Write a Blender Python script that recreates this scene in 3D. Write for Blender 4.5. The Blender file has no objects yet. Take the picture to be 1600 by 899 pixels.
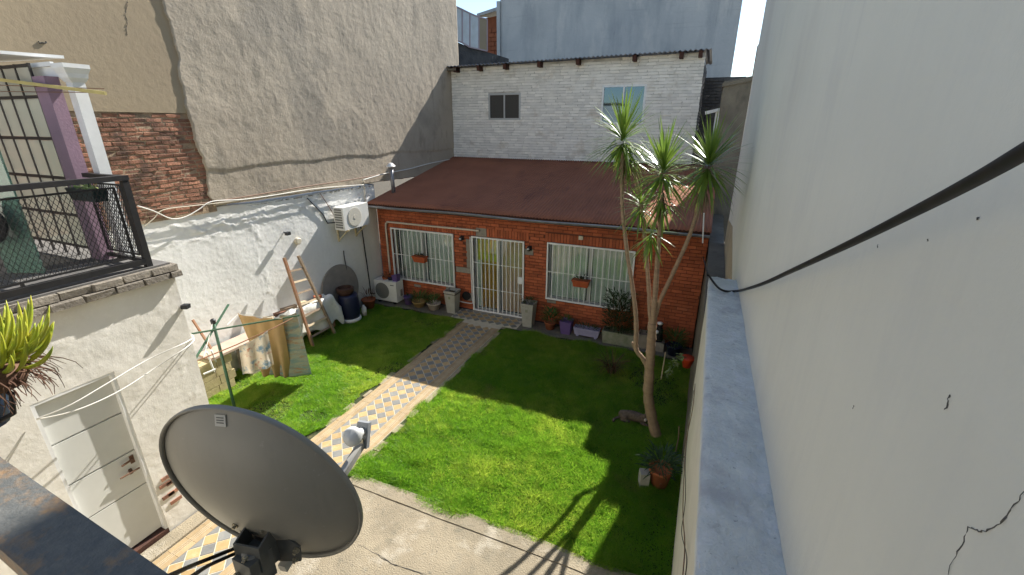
import bpy, math, random
import numpy as np
from mathutils import Vector, Matrix
random.seed(7); rng = np.random.default_rng(7)
S = bpy.context.scene
C = S.collection

# ------------------------------------------------------------------ camera, sky, sun, exposure
CAMH = 4.8; FPX = 696.0
ROT = np.array([[0.91896323, -0.13776485, 0.36949619], [0.39433658, 0.31559327, -0.86307563], [0.00229097, 0.93884063, 0.34434433]])
cam_data = bpy.data.cameras.new('camera'); cam = bpy.data.objects.new('camera', cam_data); C.objects.link(cam)
cam_data.sensor_width = 36.0; cam_data.lens = 36.0 * FPX / 1600.0; cam_data.clip_start = 0.05; cam_data.clip_end = 2000
M4 = Matrix([list(r) for r in ROT]).to_4x4(); M4.translation = (0, 0, CAMH); cam.matrix_world = M4
S.camera = cam

SUN_DIR = Vector((0.19, 1.0, 0.86)).normalized()          # towards the sun
elev = math.asin(SUN_DIR.z); azim = math.atan2(SUN_DIR.x, SUN_DIR.y)
W = bpy.data.worlds.new('World'); S.world = W; W.use_nodes = True
nt = W.node_tree; nt.nodes.clear()
sky = nt.nodes.new('ShaderNodeTexSky'); sky.sky_type = 'NISHITA'; sky.sun_disc = False
sky.sun_elevation = elev; sky.sun_rotation = azim; sky.air_density = 1.0; sky.dust_density = 0.1; sky.ozone_density = 1.0
bg = nt.nodes.new('ShaderNodeBackground'); bg.inputs['Strength'].default_value = 0.10
wo = nt.nodes.new('ShaderNodeOutputWorld')
nt.links.new(sky.outputs[0], bg.inputs[0]); nt.links.new(bg.outputs[0], wo.inputs[0])
sl = bpy.data.lights.new('sun', 'SUN'); sl.energy = 5.0; sl.angle = math.radians(0.5); sl.color = (1.0, 0.96, 0.90)
so = bpy.data.objects.new('sun', sl); C.objects.link(so); so.location = (5, 30, 25)
so.rotation_euler = (-SUN_DIR).to_track_quat('-Z', 'Y').to_euler()
S.view_settings.view_transform = 'Standard'; S.view_settings.look = 'None'
S.view_settings.exposure = 1.15; S.view_settings.gamma = 1.0; S.view_settings.use_curve_mapping = False
S.render.engine = 'CYCLES'; S.cycles.max_bounces = 8; S.cycles.diffuse_bounces = 5; S.cycles.transparent_max_bounces = 12

# ------------------------------------------------------------------ helpers
def ray(px, py):
    return ROT @ np.array([px - 800.0, -(py - 449.5), -FPX])
def U(px, py, ax, val):                                   # a pixel's world point on the plane X, Y or Z = val
    d = ray(px, py); o = np.array([0, 0, CAMH]); i = 'XYZ'.index(ax)
    return Vector(o + d * ((val - o[i]) / d[i]))
def HIT(px, py, p, n):
    d = Vector(ray(px, py)); o = Vector((0, 0, CAMH)); return o + d * ((p - o).dot(n) / d.dot(n))

def lattice(seed):
    return np.random.default_rng(seed).random((64, 64))
_lat = {}
def vnoise(x, y, seed=0):
    if seed not in _lat: _lat[seed] = lattice(seed)
    L = _lat[seed]; x = np.asarray(x, float); y = np.asarray(y, float)
    xi = np.floor(x).astype(int); yi = np.floor(y).astype(int); fx = x - xi; fy = y - yi
    fx = fx * fx * (3 - 2 * fx); fy = fy * fy * (3 - 2 * fy)
    a = L[xi % 64, yi % 64]; b = L[(xi + 1) % 64, yi % 64]; c = L[xi % 64, (yi + 1) % 64]; d = L[(xi + 1) % 64, (yi + 1) % 64]
    return (a * (1 - fx) + b * fx) * (1 - fy) + (c * (1 - fx) + d * fx) * fy
def fbm(x, y, seed=0, oct=4):
    t = 0; a = .5
    for k in range(oct):
        t = t + a * vnoise(np.asarray(x) * 2 ** k + 17.3 * k, np.asarray(y) * 2 ** k + 9.1 * k, seed + k); a *= .5
    return t

def tag(o, label=None, cat=None, group=None, kind=None):
    if label: o['label'] = label
    if cat: o['category'] = cat
    if group: o['group'] = group
    if kind: o['kind'] = kind
    return o
def empty(name, loc, label=None, cat=None, group=None):
    o = bpy.data.objects.new(name, None); C.objects.link(o); o.location = loc; o.empty_display_size = .1
    return tag(o, label, cat, group)
def link(o, parent):
    C.objects.link(o)
    if parent is not None:
        o.parent = parent
        o.matrix_parent_inverse = Matrix.Translation(-Vector(parent.location))
    return o

class MB:
    def __init__(s): s.v = []; s.f = []
    def add(s, vs, fs):
        n = len(s.v); s.v += [tuple(v) for v in vs]; s.f += [tuple(i + n for i in f) for f in fs]; return s
    def box(s, a, b):
        (x0, y0, z0), (x1, y1, z1) = [min(p, q) for p, q in zip(a, b)], [max(p, q) for p, q in zip(a, b)]
        return s.add([(x0,y0,z0),(x1,y0,z0),(x1,y1,z0),(x0,y1,z0),(x0,y0,z1),(x1,y0,z1),(x1,y1,z1),(x0,y1,z1)],
                     [(0,3,2,1),(4,5,6,7),(0,1,5,4),(1,2,6,5),(2,3,7,6),(3,0,4,7)])
    def obox(s, c, ax, ay, az):                            # centre and three half-axis vectors
        c = Vector(c); ax = Vector(ax); ay = Vector(ay); az = Vector(az)
        vs = [c + ax*i + ay*j + az*k for k in (-1,1) for (i,j) in ((-1,-1),(1,-1),(1,1),(-1,1))]
        return s.add(vs, [(0,3,2,1),(4,5,6,7),(0,1,5,4),(1,2,6,5),(2,3,7,6),(3,0,4,7)])
    def bar(s, a, b, w, h=None, up=(0,0,1)):
        a = Vector(a); b = Vector(b); d = (b - a); L = d.length; d.normalize(); up = Vector(up)
        if abs(d.dot(up)) > .98: up = Vector((0,1,0))
        x = d.cross(up).normalized(); z = x.cross(d).normalized(); h = h or w
        return s.obox((a + b) / 2, x * (w/2), d * (L/2), z * (h/2))
    def tube(s, pts, rad, n=8, cap=True):
        pts = [Vector(p) for p in pts]; m = len(pts)
        if not hasattr(rad, '__len__'): rad = [rad] * m
        base = len(s.v); t0 = (pts[1] - pts[0]).normalized()
        u = t0.orthogonal().normalized()
        for i in range(m):
            t = (pts[min(i+1, m-1)] - pts[max(i-1, 0)]).normalized()
            u = (u - t * u.dot(t)).normalized(); w = t.cross(u)
            for k in range(n):
                a = 2 * math.pi * k / n
                s.v.append(tuple(pts[i] + (u * math.cos(a) + w * math.sin(a)) * rad[i]))
        for i in range(m - 1):
            for k in range(n):
                a = base + i*n + k; b = base + i*n + (k+1) % n
                s.f.append((a, b, b + n, a + n))
        if cap:
            s.f.append(tuple(base + k for k in reversed(range(n)))); s.f.append(tuple(base + (m-1)*n + k for k in range(n)))
        return s
    def lathe(s, prof, c, n=20, axis=None, sq=False):      # profile of (radius, height)
        c = Vector(c); az = Vector(axis or (0,0,1)).normalized()
        if sq: n = 4
        ux = Vector((1,0,0)) if abs(az.x) < .9 else Vector((0,1,0)); ux = (ux - az * ux.dot(az)).normalized(); uy = az.cross(ux)
        base = len(s.v); off = math.pi/4 if sq else 0
        for r, h in prof:
            for k in range(n):
                a = 2*math.pi*k/n + off
                s.v.append(tuple(c + az*h + (ux*math.cos(a) + uy*math.sin(a)) * r))
        for i in range(len(prof)-1):
            for k in range(n):
                a = base + i*n + k; b = base + i*n + (k+1) % n
                s.f.append((a, b, b+n, a+n))
        s.f.append(tuple(base + k for k in reversed(range(n)))); s.f.append(tuple(base + (len(prof)-1)*n + k for k in range(n)))
        return s
    def leaf(s, p, d, L, w, droop=.4, seg=4, fold=0.0, side=None):
        p = Vector(p); d = Vector(d).normalized()
        sd = Vector(side) if side else d.cross(Vector((0,0,1)))
        if sd.length < .05: sd = Vector((1,0,0))
        sd.normalize(); base = len(s.v); pos = p.copy(); dd = d.copy()
        for i in range(seg + 1):
            t = i / seg; ww = w * (0.45 + 1.1*t if t < .35 else (1 - ((t-.35)/.65)**1.6) * .835 + .0) / 2
            s.v.append(tuple(pos + sd*ww)); s.v.append(tuple(pos - sd*ww))
            pos = pos + dd * (L/seg); dd = (dd + Vector((0,0,-1)) * droop / seg).normalized()
        for i in range(seg):
            a = base + 2*i; s.f.append((a, a+1, a+3, a+2))
        return s
    def build(s, name, mat, parent=None, smooth=False, label=None, cat=None, group=None, kind=None):
        me = bpy.data.meshes.new(name); v = s.v
        loc = Vector((0,0,0))
        if parent is None and v:
            a = np.array(v); loc = Vector(((a[:,0].min()+a[:,0].max())/2, (a[:,1].min()+a[:,1].max())/2, a[:,2].min()))
            v = (a - np.array(loc)).tolist()
        me.from_pydata(v, [], s.f); me.materials.append(mat)
        if smooth: me.polygons.foreach_set('use_smooth', [True]*len(me.polygons))
        me.update()
        o = bpy.data.objects.new(name, me); o.location = loc
        C.objects.link(o)
        if parent is not None:
            o.parent = parent
            if parent.parent is None: o.matrix_parent_inverse = Matrix.Translation(-Vector(parent.location))
        return tag(o, label, cat, group, kind)

def grid(nu, nv, fn, skirt=None):
    m = MB(); us = np.linspace(0, 1, nu); vs = np.linspace(0, 1, nv)
    uu, vv = np.meshgrid(us, vs, indexing='ij'); P = fn(uu, vv)
    m.v = np.stack([p.ravel() for p in P], 1).tolist()
    idx = np.arange(nu*nv).reshape(nu, nv)
    a = idx[:-1,:-1].ravel(); b = idx[1:,:-1].ravel(); c = idx[1:,1:].ravel(); d = idx[:-1,1:].ravel()
    m.f = np.stack([a,b,c,d], 1).tolist()
    if skirt is not None:                                  # fold the border back by a vector
        ring = list(idx[:,0]) + list(idx[-1,1:]) + list(idx[-2::-1,-1]) + list(idx[0,-2:0:-1])
        n0 = len(m.v); sk = np.array(skirt)
        for i in ring: m.v.append((np.array(m.v[i]) + sk).tolist())
        k = len(ring)
        for i in range(k): m.f.append((ring[(i+1)%k], ring[i], n0+i, n0+(i+1)%k))
    return m

# ------------------------------------------------------------------ materials
def lin(h):
    if isinstance(h, (tuple, list)): return tuple(h[:3]) + (1,)
    h = h.lstrip('#'); c = [int(h[i:i+2], 16)/255 for i in (0,2,4)]
    return tuple((x/12.92 if x <= .04045 else ((x+.055)/1.055)**2.4) for x in c) + (1,)
def mat(name, base, base2=None, scale=3.0, rough=.85, bump=0.0, bscale=40.0, layers=(), rnd=0.0, metal=0.0, spec=.3, attr=None, trans=0.0, coord='pos', stretch=(1,1,1), tmul=None):
    m = bpy.data.materials.new(name); m.use_nodes = True; t = m.node_tree; N = t.nodes; L = t.links
    b = N['Principled BSDF']; b.inputs['Roughness'].default_value = rough; b.inputs['Metallic'].default_value = metal
    b.inputs['Specular IOR Level'].default_value = spec
    if coord == 'pos':
        g = N.new('ShaderNodeNewGeometry'); src = g.outputs['Position']
    else:
        g = N.new('ShaderNodeTexCoord'); src = g.outputs['Object']
    def mapped(st):
        mp = N.new('ShaderNodeMapping'); mp.inputs['Scale'].default_value = st; L.new(src, mp.inputs['Vector']); return mp.outputs[0]
    def noise(sc, det=6, st=(1,1,1), ro=.6):
        n = N.new('ShaderNodeTexNoise'); n.inputs['Scale'].default_value = sc; n.inputs['Detail'].default_value = det
        n.inputs['Roughness'].default_value = ro; L.new(mapped(st), n.inputs['Vector']); return n.outputs['Fac']
    def ramp(x, lo, hi):
        r = N.new('ShaderNodeMapRange'); r.inputs['From Min'].default_value = lo; r.inputs['From Max'].default_value = hi
        L.new(x, r.inputs['Value']); return r.outputs[0]
    def mix(f, a, c, blend='MIX'):
        x = N.new('ShaderNodeMix'); x.data_type = 'RGBA'; x.blend_type = blend
        for sock, val in ((x.inputs[0], f), (x.inputs[6], a), (x.inputs[7], c)):
            if hasattr(val, 'is_output') or isinstance(val, bpy.types.NodeSocket): L.new(val, sock)
            else: sock.default_value = val
        return x.outputs[2]
    col = lin(base)
    if base2: col = mix(ramp(noise(scale, 6, stretch), .32, .68), lin(base), lin(base2))
    for ly in layers:                                      # (colour, scale, lo, hi, strength, stretch)
        c2, sc, lo, hi, fac = ly[:5]; st = ly[5] if len(ly) > 5 else (1,1,1)
        f = ramp(noise(sc, 8, st, .65), lo, hi)
        mu = N.new('ShaderNodeMath'); mu.operation = 'MULTIPLY'; mu.inputs[1].default_value = fac; L.new(f, mu.inputs[0])
        col = mix(mu.outputs[0], col, lin(c2))
    if rnd:
        oi = N.new('ShaderNodeObjectInfo'); ge = N.new('ShaderNodeNewGeometry')
        ad = N.new('ShaderNodeMath'); ad.operation = 'ADD'; L.new(oi.outputs['Random'], ad.inputs[0]); L.new(ge.outputs['Random Per Island'], ad.inputs[1])
        fr = N.new('ShaderNodeMath'); fr.operation = 'FRACT'; L.new(ad.outputs[0], fr.inputs[0])
        hs = N.new('ShaderNodeHueSaturation'); L.new(ramp2(N, L, fr.outputs[0], 1-rnd, 1+rnd), hs.inputs['Value'])
        hs.inputs['Hue'].default_value = .5
        if isinstance(col, tuple): hs.inputs['Color'].default_value = col
        else: L.new(col, hs.inputs['Color'])
        col = hs.outputs[0]
    if attr:
        at = N.new('ShaderNodeAttribute'); at.attribute_name = attr[0]
        col = mix(at.outputs['Fac'], col, lin(attr[1]))
    if isinstance(col, tuple): b.inputs['Base Color'].default_value = col
    else: L.new(col, b.inputs['Base Color'])
    if bump:
        bn = N.new('ShaderNodeBump'); bn.inputs['Strength'].default_value = 1.0; bn.inputs['Distance'].default_value = bump
        L.new(noise(bscale, 8, stretch, .65), bn.inputs['Height']); L.new(bn.outputs[0], b.inputs['Normal'])
    if trans:
        tr = N.new('ShaderNodeBsdfTranslucent'); ms = N.new('ShaderNodeMixShader'); ms.inputs[0].default_value = trans
        if isinstance(col, tuple): tr.inputs[0].default_value = col
        else: L.new(col if not tmul else mix(1.0, col, tuple(tmul)+(1,), 'MULTIPLY'), tr.inputs[0])
        out = N['Material Output']; L.new(b.outputs[0], ms.inputs[1]); L.new(tr.outputs[0], ms.inputs[2]); L.new(ms.outputs[0], out.inputs[0])
    return m
def ramp2(N, L, x, a, c):
    r = N.new('ShaderNodeMapRange'); r.inputs['To Min'].default_value = a; r.inputs['To Max'].default_value = c; L.new(x, r.inputs['Value']); return r.outputs[0]
def glass(name, tint=(.85,.9,.88), refl=.12, rough=.03, gcol=(1,1,1)):
    m = bpy.data.materials.new(name); m.use_nodes = True; t = m.node_tree; N = t.nodes; L = t.links; N.remove(N['Principled BSDF'])
    a = N.new('ShaderNodeBsdfTransparent'); a.inputs[0].default_value = tuple(tint) + (1,)
    g = N.new('ShaderNodeBsdfGlossy'); g.inputs['Roughness'].default_value = rough; g.inputs['Color'].default_value = tuple(gcol) + (1,)
    fr = N.new('ShaderNodeFresnel'); fr.inputs['IOR'].default_value = 1.5
    ad = N.new('ShaderNodeMath'); ad.operation = 'ADD'; ad.inputs[1].default_value = refl; L.new(fr.outputs[0], ad.inputs[0])
    ms = N.new('ShaderNodeMixShader'); L.new(ad.outputs[0], ms.inputs[0]); L.new(a.outputs[0], ms.inputs[1]); L.new(g.outputs[0], ms.inputs[2])
    L.new(ms.outputs[0], N['Material Output'].inputs[0]); return m

m_soil = mat('soil', (.10,.075,.045), (.06,.05,.03), 4, bump=.01, bscale=25)
m_turf = mat('turf_soil', (.045,.055,.02), (.025,.035,.012), 3, bump=.01, bscale=30, layers=[((.16,.12,.06), 1.6, .6, .7, .8)])
m_grass = mat('grass_blade', (.105,.235,.02), (.155,.30,.028), 1.1, rough=.42, spec=.4, attr=('tone', (.36,.42,.085)), trans=.62, tmul=(2.05,1.95,1.4), layers=[((.22,.19,.08), 1.3, .58, .72, .6)])
m_conc = mat('concrete', (.35,.295,.205), (.27,.225,.155), 1.7, bump=.02, bscale=60, layers=[((.22,.20,.15), 3.0, .55, .72, .7), ((.42,.375,.29), 9, .58, .72, .5), ((.13,.12,.095), 30, .58, .68, .6), ((.19,.165,.115), .9, .48, .60, .55), ((.50,.45,.36), 2.3, .55, .66, .5), ((.16,.15,.11), 5.5, .57, .66, .5)])
m_strip = mat('mud_concrete', (.20,.18,.14), (.13,.115,.085), 3, bump=.012, bscale=30, layers=[((.30,.28,.23), 7, .6, .7, .6)])
m_grout = mat('tile_line', (.60,.55,.43), (.46,.41,.31), 6, bump=.003, bscale=60)
m_tily = mat('yellow_tile', (.42,.29,.135), (.35,.24,.11), 5, rough=.7, bump=.002, bscale=90, rnd=.14, layers=[((.50,.40,.26), 14, .5, .7, .5)])
m_tilg = mat('grey_tile', (.165,.168,.16), (.22,.215,.195), 6, rough=.7, bump=.002, bscale=90, rnd=.15, layers=[((.30,.28,.23), 14, .56, .72, .4)])
m_tilb = mat('border_tile_clay', (.38,.28,.155), (.30,.215,.115), 5, rough=.75, bump=.003, bscale=70, rnd=.10, layers=[((.40,.33,.22), 11, .55, .72, .6)])
m_white = mat('white_wall_paint', (.76,.75,.71), (.68,.67,.63), 1.2, bump=.008, bscale=9, layers=[((.42,.40,.36), 3.2, .62, .74, .55), ((.78,.77,.74), 16, .55, .7, .5), ((.33,.30,.25), 28, .69, .74, .6)])
m_shed = mat('shed_wall_paint', (.74,.71,.64), (.66,.62,.54), 1.5, bump=.004, bscale=16, layers=[((.45,.38,.28), 2.6, .66, .74, .55), ((.80,.77,.70), 18, .55, .7, .5)])
m_grey = mat('grey_render', (.42,.355,.27), (.35,.295,.225), .9, bump=.008, bscale=24, layers=[((.18,.16,.125), 2.4, .54, .70, .65, (1,1,.45)), ((.24,.215,.175), .45, .52, .62, .5), ((.40,.35,.28), 7, .56, .7, .55), ((.12,.11,.09), 30, .68, .73, .7)])
m_beige = mat('beige_render', (.36,.285,.185), (.32,.25,.165), .8, bump=.006, bscale=10, layers=[((.26,.20,.14), 2.2, .6, .75, .35, (1,1,.4))])
m_mortar = mat('old_mortar', (.40,.30,.20), (.24,.17,.11), 9, bump=.02, bscale=30, layers=[((.05,.04,.03), 2.0, .56, .68, .7)])
m_obrick = mat('old_brick', (.34,.165,.10), (.23,.105,.065), 6, bump=.014, bscale=35, rnd=.35, layers=[((.40,.30,.20), 12, .58, .7, .7), ((.05,.035,.028), 2.2, .50, .64, .8)])
m_rbrick = mat('red_brick', (.43,.115,.046), (.33,.083,.034), 6, rough=.75, bump=.004, bscale=50, rnd=.24, layers=[((.26,.10,.055), 2.5, .55, .72, .5), ((.40,.24,.15), 9, .66, .74, .4)])
m_rmort = mat('red_mortar', (.17,.055,.03), (.11,.04,.024), 6, bump=.006, bscale=50)
m_cement = mat('cement_patch', (.30,.27,.22), (.22,.20,.165), 8, bump=.008, bscale=40)
m_wbrick = mat('white_painted_brick', (.82,.785,.71), (.72,.69,.63), 4, bump=.012, bscale=40, rnd=.10, layers=[((.48,.39,.28), 2.2, .56, .72, .6), ((.26,.24,.21), 16, .66, .72, .5)])
m_wmort = mat('white_mortar', (.68,.65,.59), (.32,.30,.26), 3.0, bump=.014, bscale=40)
m_blue = mat('blue_grey_wall', (.50,.50,.485), (.38,.39,.39), .5, bump=.016, bscale=10, layers=[((.24,.26,.28), 1.0, .48, .70, .65, (1,1,.22)), ((.60,.575,.53), 1.3, .54, .68, .65, (1,1,.35)), ((.16,.165,.17), 4.0, .62, .74, .6, (1,1,.12)), ((.30,.31,.32), 1.2, .60, .66, .35, (.25,1,5))])
m_stain = mat('black_stained_wall', (.11,.105,.10), (.045,.045,.048), 2.5, bump=.03, bscale=14, layers=[((.28,.26,.23), 4, .6, .72, .6)])
m_oldc = mat('old_concrete_wall', (.19,.165,.125), (.12,.105,.08), 2.2, bump=.02, bscale=14, layers=[((.075,.068,.055), 3, .55, .72, .75, (1,1,.4))])
m_tall = mat('tall_wall_paint', (.66,.645,.565), (.62,.605,.53), .8, bump=.004, bscale=10, layers=[((.52,.51,.48), 1.4, .55, .72, .5, (1,1,.35)), ((.60,.59,.53), 5, .5, .7, .5, (1,3,.25)), ((.52,.49,.43), .55, .54, .70, .45, (1,1,.6)), ((.46,.44,.40), 3.5, .63, .74, .4, (1,1.6,.10)), ((.34,.32,.29), 40, .74, .78, .6)])
m_ledge = mat('ledge_lime_wash', (.68,.69,.64), (.56,.57,.54), 5, bump=.02, bscale=30, layers=[((.30,.28,.28), 6, .6, .7, .6), ((.22,.21,.21), 38, .64, .68, .65), ((.36,.34,.36), 2.2, .56, .66, .45), ((.74,.74,.74), 3.1, .56, .62, .4), ((.68,.69,.70), 10, .6, .7, .6)])
m_cream = mat('cream_wall_paint', (.66,.62,.52), (.58,.545,.455), 2, bump=.008, bscale=14, layers=[((.32,.28,.22), 8, .66, .74, .6, (1,1,.5))])
m_tan = mat('tan_bare_render', (.44,.36,.24), (.34,.28,.19), 3, bump=.014, bscale=18)
m_crack = mat('crack_dark', (.10,.095,.085), rough=1)
m_roof = mat('maroon_roof_sheet', (.33,.13,.072), (.26,.103,.058), 1.2, rough=.85, spec=.12, bump=.003, bscale=30, layers=[((.15,.062,.046), 1.7, .54, .7, .6, (1,.3,1)), ((.33,.14,.09), 5, .58, .74, .5), ((.30,.24,.18), 22, .66, .72, .5)])
m_zinc = mat('zinc_sheet', (.30,.30,.31), (.20,.20,.21), 6, rough=.45, metal=.6, bump=.002, layers=[((.16,.09,.05), 5, .6, .7, .5)])
m_rafter = mat('rafter_wood', (.085,.035,.022), (.05,.022,.016), 9, bump=.006, bscale=30)
m_wpaint = mat('white_metal_paint', (.78,.78,.76), (.70,.70,.68), 8, rough=.45, layers=[((.40,.26,.15), 14, .70, .76, .6)])
m_alu = mat('grey_aluminium', (.42,.43,.43), rough=.4, metal=.4)
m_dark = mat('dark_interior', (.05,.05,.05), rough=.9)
m_black = mat('black_iron', (.018,.018,.020), (.030,.028,.027), 14, rough=.5, layers=[((.10,.04,.02), 9, .68, .76, .6)])
m_pane = glass('window_glass', (.90,.94,.92), .012); m_gpane = glass('green_glass', (.62,.80,.72), .10)
m_ppane = glass('partition_glass', (.90,.90,.86), .16)
def dusty(m, col, fac):
    t = m.node_tree; N = t.nodes; out = N['Material Output']; src = out.inputs[0].links[0].from_socket
    d = N.new('ShaderNodeBsdfDiffuse'); d.inputs[0].default_value = tuple(col) + (1,)
    k = N.new('ShaderNodeMixShader'); k.inputs[0].default_value = fac
    t.links.new(src, k.inputs[1]); t.links.new(d.outputs[0], k.inputs[2]); t.links.new(k.outputs[0], out.inputs[0])
dusty(m_ppane, (.62,.62,.55), .42); dusty(m_gpane, (.40,.58,.50), .25)
m_curt = mat('sheer_curtain', (.72,.75,.69), (.60,.63,.58), 5, rough=.9, trans=.3)
m_curtp = mat('pink_tan_curtain', (.66,.45,.33), (.58,.41,.32), 6, rough=.9)
m_curto = mat('ochre_curtain', (.56,.31,.09), (.44,.24,.07), 6, rough=.9)
m_lawnrefl = mat('lawn_reflection_green', (.55,.50,.07), (.40,.38,.08), 14, rough=.9, layers=[((.07,.10,.03), 22, .6, .66, .8)])  # the sunlit lawn's reflection, put into a colour
m_dish = mat('dish_paint', (.225,.212,.18), (.205,.195,.165), 5, rough=.42, spec=.4, layers=[((.19,.18,.15), 14, .62, .76, .45), ((.17,.16,.14), 6, .55, .7, .4, (2.5,2.5,.5)), ((.33,.32,.29), 26, .66, .72, .5)])
m_rim = mat('dish_rim_paint', (.34,.33,.30), rough=.5)
m_brkt = mat('bracket_steel', (.085,.088,.085), (.125,.127,.12), 18, rough=.5, metal=.3)
m_mast = mat('mast_galvanised', (.22,.22,.21), (.15,.15,.145), 12, rough=.45, metal=.5)
m_bolt = mat('bolt_zinc', (.35,.32,.24), rough=.4, metal=.7)
m_lnb = mat('feed_plastic', (.62,.62,.59), rough=.5)
m_lnbg = mat('feed_housing', (.22,.23,.24), rough=.5)
m_rust = mat('rusty_rail', (.085,.090,.088), (.125,.125,.115), 34, rough=.6, bump=.004, bscale=60, layers=[((.30,.17,.07), 9, .50, .64, .7), ((.14,.14,.13), 45, .55, .7, .6), ((.30,.15,.05), 40, .66, .72, .5)])
m_hole = mat('rubber_black', (.012,.012,.013), rough=.7)
m_succ = mat('succulent_leaf', (.30,.40,.045), (.50,.46,.05), 22, rough=.4, trans=.12, layers=[((.45,.17,.03), 18, .66, .74, .6)])
m_root = mat('dry_roots', (.10,.05,.035), (.16,.09,.055), 30)
m_bluepot = mat('blue_pot_plastic', (.03,.07,.17), rough=.5)
m_acw = mat('air_conditioner_paint', (.74,.73,.68), (.68,.67,.62), 5, rough=.5, layers=[((.45,.42,.36), 5, .66, .76, .4)])
m_acd = mat('air_conditioner_grille', (.20,.195,.175), rough=.6)
m_yel = mat('aged_bracket', (.50,.42,.26), rough=.6)
m_wood = mat('weathered_wood', (.30,.225,.15), (.21,.155,.105), 12, bump=.006, bscale=40, rnd=.15)
m_wood2 = mat('pale_plank', (.55,.45,.30), (.46,.36,.23), 9, bump=.005)
m_redw = mat('rusty_ladder_rail', (.30,.13,.07), (.26,.18,.11), 7, bump=.004)
m_tarp = mat('white_tarp', (.74,.72,.64), (.64,.62,.56), 4, rough=.5, bump=.01, bscale=14, layers=[((.30,.28,.25), 3.5, .58, .68, .6), ((.42,.30,.24), 5, .62, .70, .5)])
m_barrel = mat('navy_barrel', (.012,.016,.045), (.018,.022,.05), 6, rough=.45)
m_disc = mat('fibre_cement_disc', (.26,.235,.20), (.20,.18,.155), 5, bump=.006)
m_terra = mat('terracotta', (.38,.12,.05), (.30,.095,.045), 9, rough=.85, layers=[((.40,.32,.26), 9, .6, .7, .4)])
m_rpot = mat('red_plastic_pot', (.55,.06,.02), rough=.5)
m_orpot = mat('orange_window_box', (.44,.10,.035), (.36,.08,.03), 8, rough=.7)
m_cplant = mat('cast_concrete_planter', (.40,.385,.34), (.32,.305,.265), 5, bump=.006, bscale=40, layers=[((.16,.17,.12), 5, .6, .74, .6, (1,1,.5))])
m_purp = mat('purple_pot', (.14,.085,.24), (.11,.07,.20), 7, rough=.6)
m_lil = mat('lilac_trough', (.36,.33,.48), (.30,.28,.42), 8, rough=.7)
m_moss = mat('mossy_trough', (.33,.32,.25), (.20,.22,.13), 9, bump=.012, bscale=40)
m_ochre = mat('ochre_bowl', (.45,.30,.12), rough=.7)
m_pinkw = mat('pale_bowl', (.55,.46,.40), rough=.7)
m_leaf = mat('garden_leaf', (.05,.11,.025), (.085,.15,.03), 9, rough=.5, trans=.2)
m_leafd = mat('dark_leaf', (.025,.06,.018), (.045,.085,.025), 9, rough=.5, trans=.15)
m_leafp = mat('variegated_leaf', (.20,.30,.06), (.42,.48,.22), 20, rough=.5, trans=.2)
m_dry = mat('dry_stalks', (.16,.075,.03), (.10,.05,.022), 12, trans=.1)
m_palm = mat('spiky_palm_leaf', (.13,.225,.03), (.20,.28,.045), 5, rough=.3, spec=.6, trans=.30)
m_palmd = mat('dead_palm_leaf', (.28,.22,.12), (.20,.15,.08), 8, rough=.7)
m_bark = mat('palm_bark', (.36,.25,.16), (.26,.18,.115), 9, bump=.012, bscale=28, stretch=(1,1,2.2), layers=[((.15,.10,.07), 14, .58, .7, .6, (1,1,4))])
m_green = mat('green_post_paint', (.045,.12,.07), (.06,.10,.065), 12, rough=.5, layers=[((.30,.22,.13), 20, .66, .74, .6)])
m_tansheet = mat('tan_sheet', (.48,.33,.17), (.42,.29,.15), 4, rough=.95, trans=.25)
m_rug = mat('striped_rug', (.46,.40,.30), (.16,.29,.34), 2.2, rough=.95, trans=.15, bump=.006, bscale=80, stretch=(1,1,4), layers=[((.40,.20,.10), 5, .52, .66, .8, (1,1,3)), ((.52,.48,.38), 18, .55, .7, .6)])
m_print = mat('printed_cloth', (.80,.75,.64), (.66,.58,.48), 5, rough=.95, trans=.35, layers=[((.16,.30,.42), 6, .52, .60, .85), ((.50,.20,.10), 8, .55, .63, .8)])
m_rope = mat('white_cord', (.70,.68,.62), rough=.8)
m_wire = mat('brown_wire', (.18,.10,.06), rough=.6)
m_cable = mat('black_cable', (.010,.010,.011), (.022,.018,.016), 20, rough=.55)
m_mauve = mat('mauve_wall_paint', (.30,.20,.26), (.26,.18,.23), 4, bump=.004)
m_pipew = mat('pvc_conduit', (.58,.50,.40), rough=.6)
m_cat = mat('tabby_fur', (.16,.12,.085), (.08,.06,.045), 26, rough=.95, layers=[((.05,.04,.03), 40, .5, .6, .7, (3,1,1))], coord='obj')
m_catw = mat('pale_fur', (.52,.45,.40), rough=.95)
m_bin = mat('stone_block_yellow', (.48,.40,.22), (.38,.31,.17), 6, bump=.01, bscale=25, rnd=.15)
m_bin2 = mat('stone_block_grey', (.34,.29,.23), (.26,.22,.17), 6, bump=.012, bscale=25, rnd=.15)
m_obwall = mat('hollow_brick_orange', (.30,.095,.045), (.22,.07,.035), 5, bump=.008, rnd=.12)
m_flood = mat('lamp_housing', (.030,.032,.034), rough=.5)
m_cream2 = mat('cream_plastic', (.58,.52,.40), rough=.5)
m_concdark = mat('weathered_coping', (.24,.21,.165), (.15,.13,.105), 6, bump=.02, bscale=25, rnd=.2, layers=[((.34,.31,.25), 10, .58, .7, .6)])
m_floor = mat('terrace_floor', (.16,.15,.14), (.12,.115,.105), 4, bump=.004)
m_bark2 = m_dry

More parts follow.
